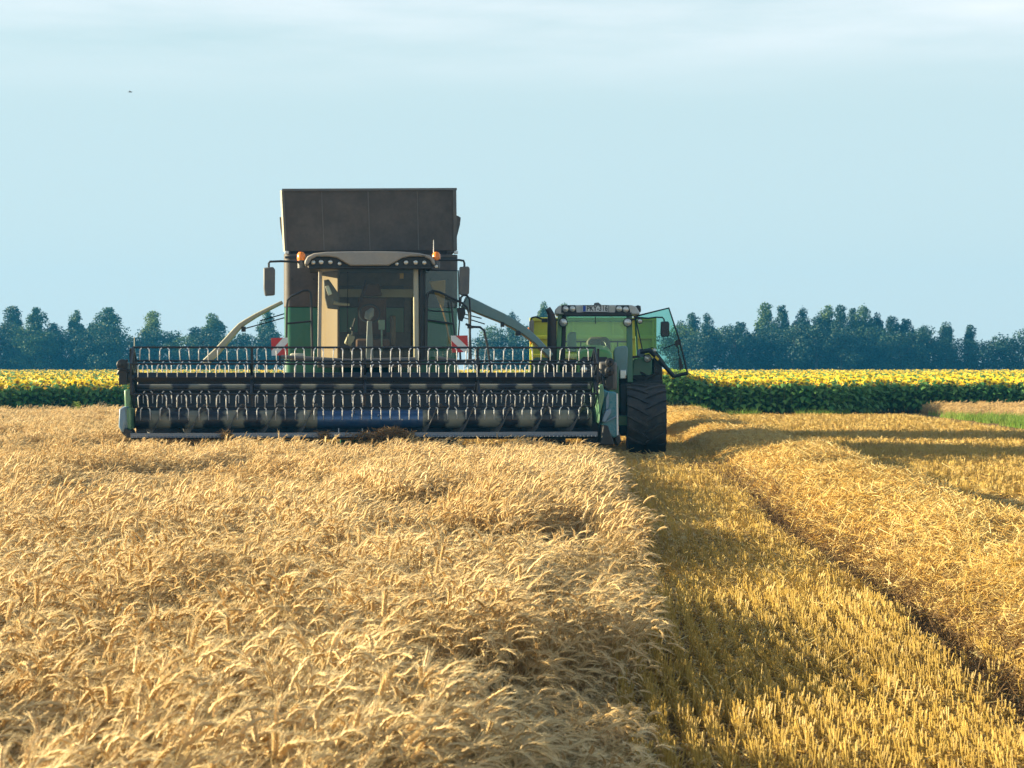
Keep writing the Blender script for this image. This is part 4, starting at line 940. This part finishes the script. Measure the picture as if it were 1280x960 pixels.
for q, a in enumerate(angs):
    y, z = bat_pos(a); b = MB(); b.lathe([(.005, 0), (.021, .002), (.021, rx1 - rx0), (.005, rx1 - rx0 + .002)], (rx0, y, z), (1, 0, 0), 10)
    bat = b.build('reel_bat', 'black_gloss', CH)
    if q in (0, 1, 2, 3):                                     # the four bats on the near side: every spring tine on its own
        for k in range(npair):
            o = bpy.data.objects.new('spring_tine', tm); COL.objects.link(o); o.parent = bat
            o.location = (rx0 + .05 + stepx * (k + .5) + rnd.gauss(0, .004) + (stepx * .5 if q % 2 and k < npair - 1 else 0) * .0, y, z); o.rotation_euler = (rnd.gauss(0, .05), rnd.gauss(0, .03), rnd.gauss(0, .03))
    else:
        b = MB(); t = tine_mb()
        for k in range(npair):
            b.add([(p[0] + rx0 + .05 + stepx * (k + .5), p[1] + y, p[2] + z) for p in t.v], t.f)
        o = b.build('spring_tine', 'tine', CH); o['kind'] = 'stuff'
# end arms, drives
for sg, xx in ((-1, 163.5), (1, 747.5)):
    x = A(xx, 471, RV).x; b = MB(); b.bar((x, RV + .05, rz_ + .02), (x, HV + 1.3, rz_ + .12), .06, .10); b.bar((x, RV - .02, rz_ + .55), (x, RV + .05, rz_ - .5), .04, .06, up=(0, 1, 0)); b.lathe([(.03, -.05), (.12, -.04), (.12, .04), (.03, .05)], (x, RV, rz_), (1, 0, 0), 14); b.build('reel_arm', 'black', CH)
b = MB(); b.box(A(155, 467, HV + .5), (.16, .35, .42)); b.lathe([(.02, -.1), (.10, -.09), (.11, .1), (.02, .12)], A(153.5, 456, HV + .4), (0, -1, 0), 12); b.tube(P2([(160, 450), (155, 452), (151, 461), (147, 468)], HV + .35), .03, 8); b.tube(P2([(147, 461), (164, 463)], HV + .3), .025, 8)
b.build('reel_drive', 'black', CH, bevel=.015)
b = MB(); b.box(A(759, 470, HV + .8), (.36, .3, .55)); b.build('reel_drive', 'grey_plastic', CH, bevel=.05)
b = MB(); b.lathe([(.02, -.12), (.075, -.1), (.085, .1), (.02, .12)], A(761.5, 453.5, HV + .55), (0, -1, .15), 12); b.lathe([(.02, -.1), (.09, -.1), (.09, .1), (.02, .12)], A(761.5, 464, HV + .55), (0, -1, 0), 12); b.box(A(761, 476, HV + .6), (.14, .2, .28)); b.tube(P2([(752, 470), (760, 470)], HV + .5), .04, 8)
b.tube(P2([(752, 470), (754, 482), (760, 486)], HV + .4), .02, 8); b.build('hydraulic_motor', 'black', CH, bevel=.01)
b = MB(); b.tube(P2([(168, 434), (168, 421)], HV + .6), [.012, .008], 6); b.build('marker_rod', 'panel_cream', CH)
# crop dividers at both ends
b = MB(); b.prism(P2([(155, 487), (163, 486), (163, 512), (156, 512)], HV + .25), (0, .9, 0)); b.prism(P2([(153, 510), (163, 510), (164, 538), (150, 532)], HV + .12), (0, .9, 0)); b.build('crop_divider', 'divider_green', CH, bevel=.03)
dv = CH.children[-1]
b = MB(); b.add(P2([(149, 511), (155, 509), (157, 527), (152, 540), (148, 533)], HV - .02) + P2([(154, 508), (163, 507), (164, 545), (160, 547), (153, 541)], HV + .35), [(0, 1, 2, 3, 4), (9, 8, 7, 6, 5), (0, 5, 6, 1), (1, 6, 7, 2), (2, 7, 8, 3), (3, 8, 9, 4), (4, 9, 5, 0)]); b.build('nose', 'divider_blue', dv, bevel=.02)
b = MB(); b.prism(P2([(150, 533), (164, 538), (168, 548), (158, 547), (152, 541)], HV + .05), (0, .6, 0)); b.build('skid', 'black', dv, bevel=.01)
b = MB(); b.prism(P2([(748.5, 482), (754, 480), (755.5, 496), (751, 515), (749, 530)], HV + .1), (0, .9, 0)); b.build('crop_divider', 'divider_green', CH, bevel=.02); dv = CH.children[-1]
b = MB(); b.prism(P2([(754, 486), (760, 489), (768, 489.5), (771.5, 492), (772, 545), (767, 548), (758, 540), (752, 530)], HV + .3), (0, .8, 0)); b.build('shield', 'divider_teal', dv, bevel=.03)
b = MB(); b.add(P2([(757, 497), (761, 489), (761, 508), (757, 514)], HV + .20) + P2([(757, 497), (761, 489), (761, 508), (757, 514)], HV + .29), [(0, 1, 2, 3), (7, 6, 5, 4), (0, 4, 5, 1), (1, 5, 6, 2), (2, 6, 7, 3), (3, 7, 4, 0)]); b.prism(P2([(752, 527), (757, 513), (764, 511), (764, 516), (757, 528)], HV + .16), (0, .13, 0)); b.bar(A(756, 528, HV + .2), A(771, 520, HV + .24), .03, .03); b.build('deflector', 'divider_blue', dv, bevel=.02)
b = MB(); b.prism(P2([(754, 531), (760, 532), (766, 549), (768, 556), (748, 556), (752, 548)], HV + .1), (0, .5, 0)); b.prism(P2([(771, 536), (774, 540), (777, 552), (772, 558), (768, 548)], HV + .4), (0, .4, 0)); b.build('boot', 'black', dv, bevel=.02)
b = MB(); b.bar(A(771.5, 492, HV + .26), A(772, 544, HV + .26), .03, .03, up=(0, 1, 0)); b.build('edge_strip', 'white', dv)
# hoses along the feeder top
b = MB()
for i, (p, q) in enumerate((((352, 446), (520, 449)), ((545, 447), (600, 451)))):
    b.tube(P2([p, ((p[0] + q[0]) / 2, p[1] + 5), q], HV + 1.5), .04, 8)
b.build('hose', 'grey_plastic', CH)
b = MB(); b.box(A(372, 446, HV + 1.6), (.3, .1, .14)); b.build('gearbox', 'panel_cream', CH, bevel=.04)
# crop debris hanging on the knife
b = MB(); r = random.Random(4)
for i in range(420):
    cx = r.gauss(490, 13) if i < 280 else r.choice((r.gauss(405, 4), r.gauss(282, 3), r.gauss(455, 12))); c = A(cx, r.gauss(543.5 - max(0, 5 - abs(cx - 490) * .25), 2.2), HV - .08 + r.gauss(0, .06)); a = r.uniform(0, 6.28); l = r.uniform(.05, .14)
    d = Vector((math.cos(a), r.gauss(0, .5), math.sin(a) * .6)) * l; b.tube([c - d, c + Vector((0, 0, r.gauss(0, .02))), c + d], .005, 3, 0, False)
tag(b.build('crop_debris', 'chaff_dark'), 'dark tangle of weeds and straw caught on the cutter bar', 'debris', kind='stuff'); o = bpy.data.objects['crop_debris']; o.location = fr.loc; o.rotation_euler.z = fr.rz
# broom
b = MB(); b.tube(P2([(562.5, 430), (558, 405), (552.5, 384)], VC + .35), .018, 8); bo = thing('broom', 'upturned straw broom standing behind the opened glass cab door', 'broom', fr.loc, fr.rz); b.build('handle', 'broom', bo)
b = MB(); hd = P2([(552, 386), (547, 374), (536.5, 352), (557, 350), (556.5, 368), (555, 382)], VC + .30); b.prism(hd, (0, .10, 0)); b.build('bristles', 'broom', bo, bevel=.015)

# ------------------------------------------------------------------ tractor
ft = Frame(745, 43.0, 724)
A = ft.at
TR = thing('tractor', 'green farm tractor with its glass door swung open behind the header', 'tractor', ft.loc, ft.rz)
HVt = -2.3
b = MB(); hood = P2([(721, 500), (720.5, 452), (722, 443), (727, 438.5), (735, 436.5), (752, 436.5), (760, 438.5), (765, 443), (766.5, 452), (767, 500)], HVt); b.prism(hood, (0, 2.45, .12)); b.build('hood', 'hood_green', TR, bevel=.04)
b = MB(); b.prism(P2([(725, 498), (725, 450), (729, 446), (758, 446), (762, 450), (762, 498)], HVt - .03), (0, .028, 0)); gr = b.build('grille', 'black', TR, bevel=.01)
b = MB()
for i in range(9): b.bar(A(726, 452 + 5 * i, HVt - .035), A(761, 452 + 5 * i, HVt - .035), .012, .02)
b.build('grille_bar', 'grey_plastic', gr)
for xx in (730, 757): lamp(TR, 'headlight', A(xx, 462, HVt - .04), .075)
b = MB(); b.span(A(727, 555, HVt + .2) , A(761, 498, HVt + 4.6)); b.build('chassis', 'black', TR, bevel=.03)
b = MB(); b.bar(A(690, 0, -1.9).xy.to_3d() + Vector((0, 0, .72)), A(800, 0, -1.9).xy.to_3d() + Vector((0, 0, .72)), .2, .22); b.build('axle', 'tractor_green', TR, bevel=.02)
b = MB()
for sg in (-1, 1):
    c = A(744.5, 530, HVt - .1).x + sg * .3; b.bar((c, HVt + .3, .75), (c, HVt - .55, .62), .10, .14); b.bar((c, HVt - .1, 1.25), (c, HVt - .1, .6), .08, .12, up=(0, 1, 0))
b.build('front_linkage', 'grey_plastic', TR, bevel=.02)
cxw = 745.0
for xx in (807.5, 2 * cxw - 807.5):
    ctr = A(xx, 500, -1.9); make_wheel(TR, (ctr.x, -1.9, .76), .76, 49 * ft.px(-1.9), .40, 'red', 18)
    b = MB(); b.lathe([(.82, -.40), (.85, -.39), (.85, .39), (.82, .40), (.82, -.40)], (ctr.x, -1.9, .76), (1, 0, 0), 14, 0, (R(40), R(140))); b.build('fender', 'black', TR)
for xx in (805, 2 * cxw - 805):
    ctr = A(xx, 500, 1.5); make_wheel(TR, (ctr.x, 1.5, 1.0), 1.0, .72, .55, 'red', 20)
# rear fenders and side boxes
b = MB(); b.prism(P2([(789, 476), (791, 450), (797, 446), (815, 446), (815.5, 476)], .85), (0, 1.3, 0)); b.build('fender', 'tractor_green', TR, bevel=.03)
b = MB(); b.prism(P2([(816, 476), (816, 447), (826, 449), (828, 454), (828, 476)], .87), (0, 1.2, 0)); b.build('mudguard', 'black_gloss', TR, bevel=.03)
b = MB(); b.prism(P2([(789, 481), (789, 475.6), (828.5, 475.6), (828.5, 481)], .6), (0, 1.4, 0)); b.build('fender_edge', 'black', TR, bevel=.02)
b = MB(); b.prism(P2([(663, 476), (664, 450), (670, 447), (698, 447), (700, 476)], .85), (0, 1.3, 0)); b.build('fender', 'tractor_green', TR, bevel=.03)
# side cover and fuel tank beside the hood
b = MB(); b.prism(P2([(768, 470), (767, 440), (770, 433.5), (783, 432), (785, 436), (784, 470)], -.3), (0, .5, 0)); b.build('side_cover', 'panel_teal', TR, bevel=.03)
b = MB(); b.prism(P2([(762, 510), (768, 470), (773, 456), (774, 510)], -.6), (0, .5, 0)); b.build('side_cover', 'tractor_green', TR, bevel=.02)
b = MB(); b.span(A(774, 545, -.2), A(786, 478, .6)); b.build('fuel_tank', 'black', TR, bevel=.04)
b = MB(); b.box(A(778.5, 468, -.35), (.14, .08, .2)); b.build('light_box', 'lens', TR, bevel=.02)
for yy in (552, 540): b = MB(); b.span(A(771, yy, -.1), A(786, yy - 1.6, .3)); b.build('step', 'black', TR)
# cab
VT = .2
def postp(p0, p1, w, d, v0, v1, mat): b = MB(); b.bar(A(*p0, v0), A(*p1, v1), w, d, up=(0, 1, 0)); b.build('cab_pillar', mat, TR, bevel=.012)
postp((697, 470), (700, 392), .10, .12, VT, VT + .1, 'hood_green'); postp((703.5, 460), (705.5, 393), .09, .10, VT + .06, VT + .12, 'black')  # first post painted a lighter green for the sun on it
postp((787.5, 478), (786.5, 392), .13, .14, VT, VT + .1, 'tractor_green'); postp((798, 472), (794, 392), .05, .09, 1.55, 1.5, 'tractor_green')
postp((702, 470), (704, 392), .08, .09, 1.7, 1.6, 'tractor_green'); postp((788, 470), (786, 392), .08, .09, 1.72, 1.62, 'roof_cream')
b = MB(); b.prism(P2([(706.5, 448), (707.5, 394), (784, 394), (783, 448)], VT + .06), (0, .008, 0)); ws = b.build('windscreen', 'glass_tractor', TR)
b = MB(); b.bar(A(744, 396, VT + .02), A(744.5, 405, VT + .02), .02, .02, up=(0, 1, 0)); b.build('wiper', 'black', ws)
b = MB(); b.prism(P2([(707, 402.5), (707, 394.3), (784, 394.3), (784, 402.5)], VT + .09), (0, .008, 0)); b.build('sun_visor', 'glass_visor', TR)
b = MB(); b.prism(P2([(707, 440), (707.5, 396), (786, 396), (786, 440)], 1.66), (0, .008, 0)); rw = b.build('rear_window', 'glass_tractor', TR)
b = MB(); b.bar(A(705, 427, 1.62), A(788, 427, 1.62), .04, .06, up=(0, 1, 0)); b.bar(A(726, 440, 1.62), A(726, 427, 1.62), .03, .04, up=(0, 1, 0)); b.bar(A(772, 440, 1.62), A(772, 427, 1.62), .03, .04, up=(0, 1, 0)); b.build('window_bar', 'black', rw)
b = MB(); b.span(A(704, 470, VT + .1), A(788, 452, 1.7)); b.build('cab_floor', 'interior', TR, bevel=.02)
b = MB(); b.span(A(703, 480, VT + .25), A(788, 449, VT + .32)); b.build('cab_base', 'black', TR, bevel=.02)
b = MB(); b.prism(P2([(734, 455), (733, 426), (738, 421), (758, 421), (763, 426), (764, 455)], 1.2), (0, .14, 0)); st = b.build('seat', 'interior', TR, bevel=.04)
b = MB(); b.span(A(737, 446, .75), A(760, 439, 1.2)); b.build('cushion', 'interior', st, bevel=.04)
b = MB(); cc = A(747, 433, .72); b.tube([cc + Vector((.2 * math.cos(t), .12 * math.sin(t), .16 * math.sin(t))) for t in np.linspace(0, 6.2832, 25)], .016, 6, 0, False); b.tube([cc, A(747, 455, .5)], .03, 8); b.build('steering_wheel', 'black', TR)
b = MB(); b.prism(P2([(709, 440), (709, 418), (713, 415), (720, 415), (721, 440)], .5), (0, .1, 0)); b.build('console', 'panel_teal', TR, bevel=.03)
# roof
b = MB(); b.prism(P2([(693, 393), (693.5, 387), (698, 382.5), (705, 381.2), (789, 381.2), (795, 383), (800, 391), (800, 393)], VT - .12), (0, 1.9, 0)); b.build('cab_roof', 'roof_white', TR, bevel=.03)
b = MB(); b.prism(P2([(706, 395), (704, 390.5), (790, 390.5), (788, 395)], VT - .16), (0, .5, 0)); b.build('roof_brow', 'black', TR, bevel=.01)
b = MB(); b.prism(P2([(701.5, 391), (702, 381.5), (719, 381.5), (721, 391)], VT - .135), (0, .02, 0)); b.prism(P2([(768.5, 391), (770.5, 381.5), (786, 381.5), (788, 391)], VT - .135), (0, .02, 0)); b.build('light_recess', 'black', TR, bevel=.004)
for xx, yy in ((707, 386.3), (715.5, 386), (774, 386), (782.3, 386.8)): lamp(TR, 'roof_light', A(xx, yy, VT - .15), 4.0 * ft.px(VT))
for xx, yy in ((704, 403), (784.5, 403)): lamp(TR, 'work_light', A(xx, yy, VT - .1), 5 * ft.px(VT), .1)
b = MB(); b.tube(P2([(789, 400), (800, 397), (812, 398)], VT - .05), .02, 6); b.build('lamp_bracket', 'black', TR)
lamp(TR, 'work_light', A(800, 401.5, VT - .1), 3 * ft.px(VT), .1); lamp(TR, 'headlight', A(809.5, 448, .3), 4.6 * ft.px(VT), .12); lamp(TR, 'headlight', A(801, 441, .3), 4.6 * ft.px(VT), .12, body='divider_blue', lens='divider_blue')
b = MB(); b.bar(A(788, 447, .35), A(812, 444, .35), .05, .06); b.build('lamp_bracket', 'black', TR)
b = MB(); b.lathe([(.06, -.05), (.07, .0), (.06, .09), (.001, .11)], A(797.5, 387.5, VT), (0, 0, 1), 12); b.build('roof_beacon', 'black', TR)
b = MB(); b.prism(P2([(742, 381.4), (743, 378.6), (748, 378), (752, 381.4)], VT), (0, .3, 0)); b.build('roof_hatch', 'grey_plastic', TR, bevel=.01)
# number plate
VN = VT - .17
b = MB(); b.prism(P2([(728.3, 389.8), (728.3, 381.6), (760.4, 381.6), (760.4, 389.8)], VN), (0, .02, 0)); npl = b.build('number_plate', 'white', TR)
b = MB(); b.prism(P2([(728.8, 389.4), (728.8, 382), (732.2, 382), (732.2, 389.4)], VN - .003), (0, .002, 0)); b.build('blue_band', 'plate_blue', npl)
b = MB(); 
for p, q in (((728, 381.6), (760.7, 381.6)), ((760.5, 381.3), (760.5, 390.1)), ((728, 389.9), (760.7, 389.9))): b.bar(A(*p, VN - .004), A(*q, VN - .004), .008, .012, up=(0, 1, 0))
b.build('plate_frame', 'black', npl)
cu = bpy.data.curves.new('lettering', 'FONT'); cu.body = 'PKY-316'; cu.align_x = 'CENTER'; cu.align_y = 'CENTER'; cu.size = .165; cu.extrude = .001; cu.offset = .003
tx = bpy.data.objects.new('lettering_curve', cu); lme = bpy.data.meshes.new_from_object(tx); bpy.data.objects.remove(tx); lt = bpy.data.objects.new('lettering', lme); COL.objects.link(lt); lt.parent = npl; lt.location = A(746.4, 385.7, VN - .004); lt.rotation_euler = (math.pi / 2, 0, 0); lt.scale = (.80, 1, 1); lme.materials.clear(); lme.materials.append(M['black'])
# exhaust
b = MB(); b.tube(P2([(690, 470), (690, 440), (690, 402), (689, 394), (686.5, 388.5), (684.5, 385.5)], -.2), [.10, .11, .105, .085, .07, .068], 14); b.build('exhaust_pipe', 'exhaust', TR)
# mirrors
b = MB(); b.tube(P2([(697, 400), (690, 399), (680, 400), (670, 396), (665, 397), (663.5, 401)], VT - .05), .022, 6); b.box(A(682, 400.5, VT - .05), (.18, .05, .09)); m_ = b.build('mirror_arm', 'black', TR)
b = MB(); b.prism(P2([(661.5, 402), (664.5, 399), (667.5, 401), (667, 427), (662, 425)], VT - .1), (0, .12, 0)); b.build('mirror', 'roof_cream', m_, bevel=.02)
b = MB(); b.tube(P2([(792, 396), (808, 398), (820, 396.5), (828, 396.8), (830, 399), (830.5, 404)], VT - .3), .018, 6); m_ = b.build('mirror_arm', 'black', TR)
b = MB(); b.prism(P2([(826, 402), (835, 401.5), (837, 404), (836.5, 420.5), (827, 421.5), (825.5, 417)], VT - .36), (0, .1, 0)); b.build('mirror', 'black_gloss', m_, bevel=.02)
# open door
VD = VT - .05
dp = [(794, 395.5), (836, 385), (849.5, 426), (859.5, 466.5), (842, 470.5), (826, 447), (816, 434.5), (803, 437.5)]
b = MB(); b.prism(P2(dp, VD), (0, .01, 0)); dr = b.build('cab_door', 'glass_swung', TR)
P_ = P2(dp, VD)
b = MB(); b.tube([P_[0], P_[1], P_[2], P_[3]], .022, 6); b.tube([P_[3], P_[4]], .045, 6); b.tube([P_[4], P_[5], P_[6], P_[7], P_[0]], .016, 6); b.build('door_frame', 'black', dr)
b = MB(); b.tube(P2([(800, 440), (812, 438), (821, 446), (832, 459), (843, 471)], VD - .05), [.05, .06, .06, .05, .05], 8); b.build('door_lower_arm', 'black', dr)
b = MB(); b.prism(P2([(820, 444.5), (824, 448.5), (822.5, 451), (818.5, 447)], VD - .13), (0, .02, 0)); b.build('reflector', 'yellow', dr)
b = MB(); b.tube(P2([(829, 436), (847, 429)], VD - .02), .014, 6); b.tube(P2([(847, 430), (851, 461)], VD - .02), .014, 6); b.prism(P2([(844, 426), (848, 424.5), (850, 430), (846, 434), (843, 431)], VD - .06), (0, .08, 0)); b.prism(P2([(848, 449), (851, 447), (854, 459), (850, 464)], VD - .06), (0, .06, 0)); b.build('handle', 'black', dr)
b = MB(); b.ball(A(818, 438, VD - .1), .05); b.build('door_hinge', 'lens', dr)

# ------------------------------------------------------------------ trailer
fl_ = Frame(741, 48.5, 724); A = fl_.at
TL = thing('trailer', 'lime yellow tipping trailer parked right behind the tractor', 'trailer', fl_.loc, fl_.rz)
q = P2([(664.5, 462), (664.5, 397), (818, 397), (818, 462)], 0); zt_ = q[1].z; zb_ = 1.15; xl, xr = q[0].x, q[2].x
b = MB(); t = .05
b.span((xl, 0, zb_), (xr, t, zt_)); b.span((xl, 5.4, zb_), (xr, 5.4 + t, zt_)); b.span((xl, t + .002, zb_), (xl + t, 5.398, zt_)); b.span((xr - t, t + .002, zb_), (xr, 5.398, zt_)); b.span((xl + .06, t + .002, zb_ + .01), (xr - .06, 5.398, zb_ + .07)); bd = b.build('trailer_body', 'lime', TL, bevel=.008)
b = MB()
for i in range(5): z = zb_ + .08 + (zt_ - zb_ - .12) * i / 4; b.bar((xl - .01, -.045, z), (xr + .01, -.045, z), .09, .08)
for x in (xl + .04, (xl + xr) / 2 - .5, (xl + xr) / 2 + .5, xr - .04): b.bar((x, -.03, zb_), (x, -.03, zt_ + .01), .08, .05, up=(1, 0, 0))
for sx in (xl - .03, xr + .03):
    for y in (.1, 1.4, 2.7, 4.0, 5.3): b.bar((sx, y, zb_), (sx, y, zt_), .05, .08, up=(0, 1, 0))
b.build('rib', 'lime', bd, bevel=.006)
b = MB(); b.span((xl + .7, -.1, .85), (xl + .9, 5.3, 1.12)); b.span((xr - .9, -.1, .85), (xr - .7, 5.3, 1.12)); b.span((xl + .1, -.02, 1.0), (xr - .1, .12, 1.13)); b.bar(((xl + xr) / 2, -2.0, .6), ((xl + xr) / 2, 0, .9), .14, .14); b.bar((xl + .3, 3, .55), (xr - .3, 3, .55), .14, .14); b.bar((xl + .3, 4.3, .55), (xr - .3, 4.3, .55), .14, .14); b.build('chassis', 'red', TL, bevel=.01)
for y in (3.0, 4.3):
    for sx in (xl + .32, xr - .32): make_wheel(TL, (sx, y, .56), .56, .46, .3, 'white', 18)
b = MB(); b.prism(P2([(664, 411), (660, 409), (661.5, 425), (664, 431)], -.05), (0, .08, 0)); b.build('marker_lamp', 'orange', TL, bevel=.01)

# ------------------------------------------------------------------ bird
d = ray(163, 115); t = 85 / d.y; bc = Vector((0, 0, CAMH)) + d * t
b = MB(); b.tube([(-.10, 0, 0), (-.04, 0, .005), (.05, 0, .004), (.10, 0, 0)], [.006, .026, .022, .004], 6)
b.add([(-.02, 0, .01), (.03, 0, .01), (.01, .16, .035), (-.03, .16, .035)], [(0, 1, 2, 3), (3, 2, 1, 0)]); b.add([(-.02, 0, .01), (.03, 0, .01), (.01, -.16, .035), (-.03, -.16, .035)], [(3, 2, 1, 0), (0, 1, 2, 3)])
o = b.build('bird', 'feather', fix=False); o.location = bc; tag(o, 'small grey bird gliding alone in the pale sky', 'bird')

# ------------------------------------------------------------------ light, sky, haze
EL, BACK = R(14.5), R(2.5)                   # sun low on the side of the standing wheat, a touch behind the machines
sd = Vector((-math.cos(BACK) * math.cos(EL), math.sin(BACK) * math.cos(EL), math.sin(EL)))
ld = bpy.data.lights.new('sun', 'SUN'); ld.energy = 5.0; ld.angle = R(0.6); ld.color = (1.0, 0.86, 0.57)
lo = bpy.data.objects.new('sun', ld); COL.objects.link(lo); lo.rotation_euler = sd.to_track_quat('Z', 'Y').to_euler(); lo.location = (-30, 5, 30)
w = bpy.data.worlds.new('World'); scene.world = w; w.use_nodes = True; nt = w.node_tree; nt.nodes.clear(); N = nt.nodes.new; L = nt.links.new
sk = N('ShaderNodeTexSky'); sk.sky_type = 'NISHITA'; sk.sun_disc = False; sk.sun_elevation = EL; sk.sun_rotation = math.atan2(sd.x, sd.y)
sk.air_density = 1.3; sk.dust_density = 0.8; sk.ozone_density = 1.5
tc = N('ShaderNodeTexCoord'); mp = N('ShaderNodeMapping'); mp.inputs['Scale'].default_value = (2.2, 2.2, 16.0); L(tc.outputs['Generated'], mp.inputs['Vector'])
nz = N('ShaderNodeTexNoise'); nz.inputs['Scale'].default_value = 1.6; nz.inputs['Detail'].default_value = 6; nz.inputs['Roughness'].default_value = 0.55; L(mp.outputs[0], nz.inputs['Vector'])
cr = N('ShaderNodeMapRange'); cr.inputs['From Min'].default_value = 0.30; cr.inputs['From Max'].default_value = 0.70; cr.inputs['To Max'].default_value = 0.85; L(nz.outputs['Fac'], cr.inputs['Value'])
sp_ = N('ShaderNodeSeparateXYZ'); L(tc.outputs['Generated'], sp_.inputs[0])
hz = N('ShaderNodeMapRange'); hz.interpolation_type = 'SMOOTHSTEP'; hz.inputs['From Min'].default_value = 0.125; hz.inputs['From Max'].default_value = 0.185; L(sp_.outputs['Z'], hz.inputs['Value'])
h2 = N('ShaderNodeMapRange'); h2.interpolation_type = 'SMOOTHSTEP'; h2.inputs['From Min'].default_value = 0.25; h2.inputs['From Max'].default_value = 0.6; h2.inputs['To Min'].default_value = 1; h2.inputs['To Max'].default_value = .25; L(sp_.outputs['Z'], h2.inputs['Value'])
ml = N('ShaderNodeMath'); ml.operation = 'MULTIPLY'; L(hz.outputs[0], ml.inputs[0]); L(h2.outputs[0], ml.inputs[1])
m2 = N('ShaderNodeMath'); m2.operation = 'MULTIPLY'; L(ml.outputs[0], m2.inputs[0]); L(cr.outputs[0], m2.inputs[1])
mx = N('ShaderNodeMix'); mx.data_type = 'RGBA'; L(m2.outputs[0], mx.inputs['Factor']); 
hg = N('ShaderNodeMapRange'); hg.interpolation_type = 'SMOOTHSTEP'; hg.inputs['From Min'].default_value = 0.10; hg.inputs['From Max'].default_value = 0.36; hg.inputs['To Min'].default_value = 0.94; hg.inputs['To Max'].default_value = 0.0; L(sp_.outputs['Z'], hg.inputs['Value'])
pale = N('ShaderNodeMix'); pale.data_type = 'RGBA'; pale.inputs['B'].default_value = (2.72, 3.58, 3.86, 1); L(hg.outputs[0], pale.inputs['Factor']); L(sk.outputs[0], pale.inputs['A'])   # milky summer air low in the sky
L(pale.outputs['Result'], mx.inputs['A']); mx.inputs['B'].default_value = (4.5, 4.75, 4.95, 1)
bg = N('ShaderNodeBackground'); bg.inputs['Strength'].default_value = 0.075; L(mx.outputs['Result'], bg.inputs['Color'])
wo = N('ShaderNodeOutputWorld'); L(bg.outputs[0], wo.inputs['Surface'])

HAZE = True
if HAZE:
    b = MB(); b.span((-300, -25, -1.5), (300, 440, 24)); hz_o = b.build('haze', 'black', smooth=False); hz_o.data.materials.clear()
    m, nt, out = new_mat('haze_air'); v = nt.nodes.new('ShaderNodeVolumePrincipled'); v.inputs['Density'].default_value = 0.00044
    v.inputs['Color'].default_value = (0.05, 0.42, 0.88, 1); v.inputs['Anisotropy'].default_value = 0.1
    nt.links.new(v.outputs[0], out.inputs['Volume']); hz_o.data.materials.append(m); m.volume_intersection_method = 'FAST' if hasattr(m, 'volume_intersection_method') else m.volume_intersection_method
    tag(hz_o, 'thin bluish morning haze over the fields', 'haze', kind='stuff')

vs_ = scene.view_settings; vs_.view_transform = 'Standard'; vs_.look = 'None'; vs_.exposure = 1.6; vs_.gamma = 1.0; vs_.use_curve_mapping = False
scene.render.engine = 'CYCLES'
cy = scene.cycles; cy.max_bounces = 8; cy.diffuse_bounces = 3; cy.glossy_bounces = 3; cy.transmission_bounces = 4; cy.transparent_max_bounces = 16; cy.volume_bounces = 0
cy.use_denoising = True; cy.denoiser = 'OPENIMAGEDENOISE'; cy.sample_clamp_indirect = 8
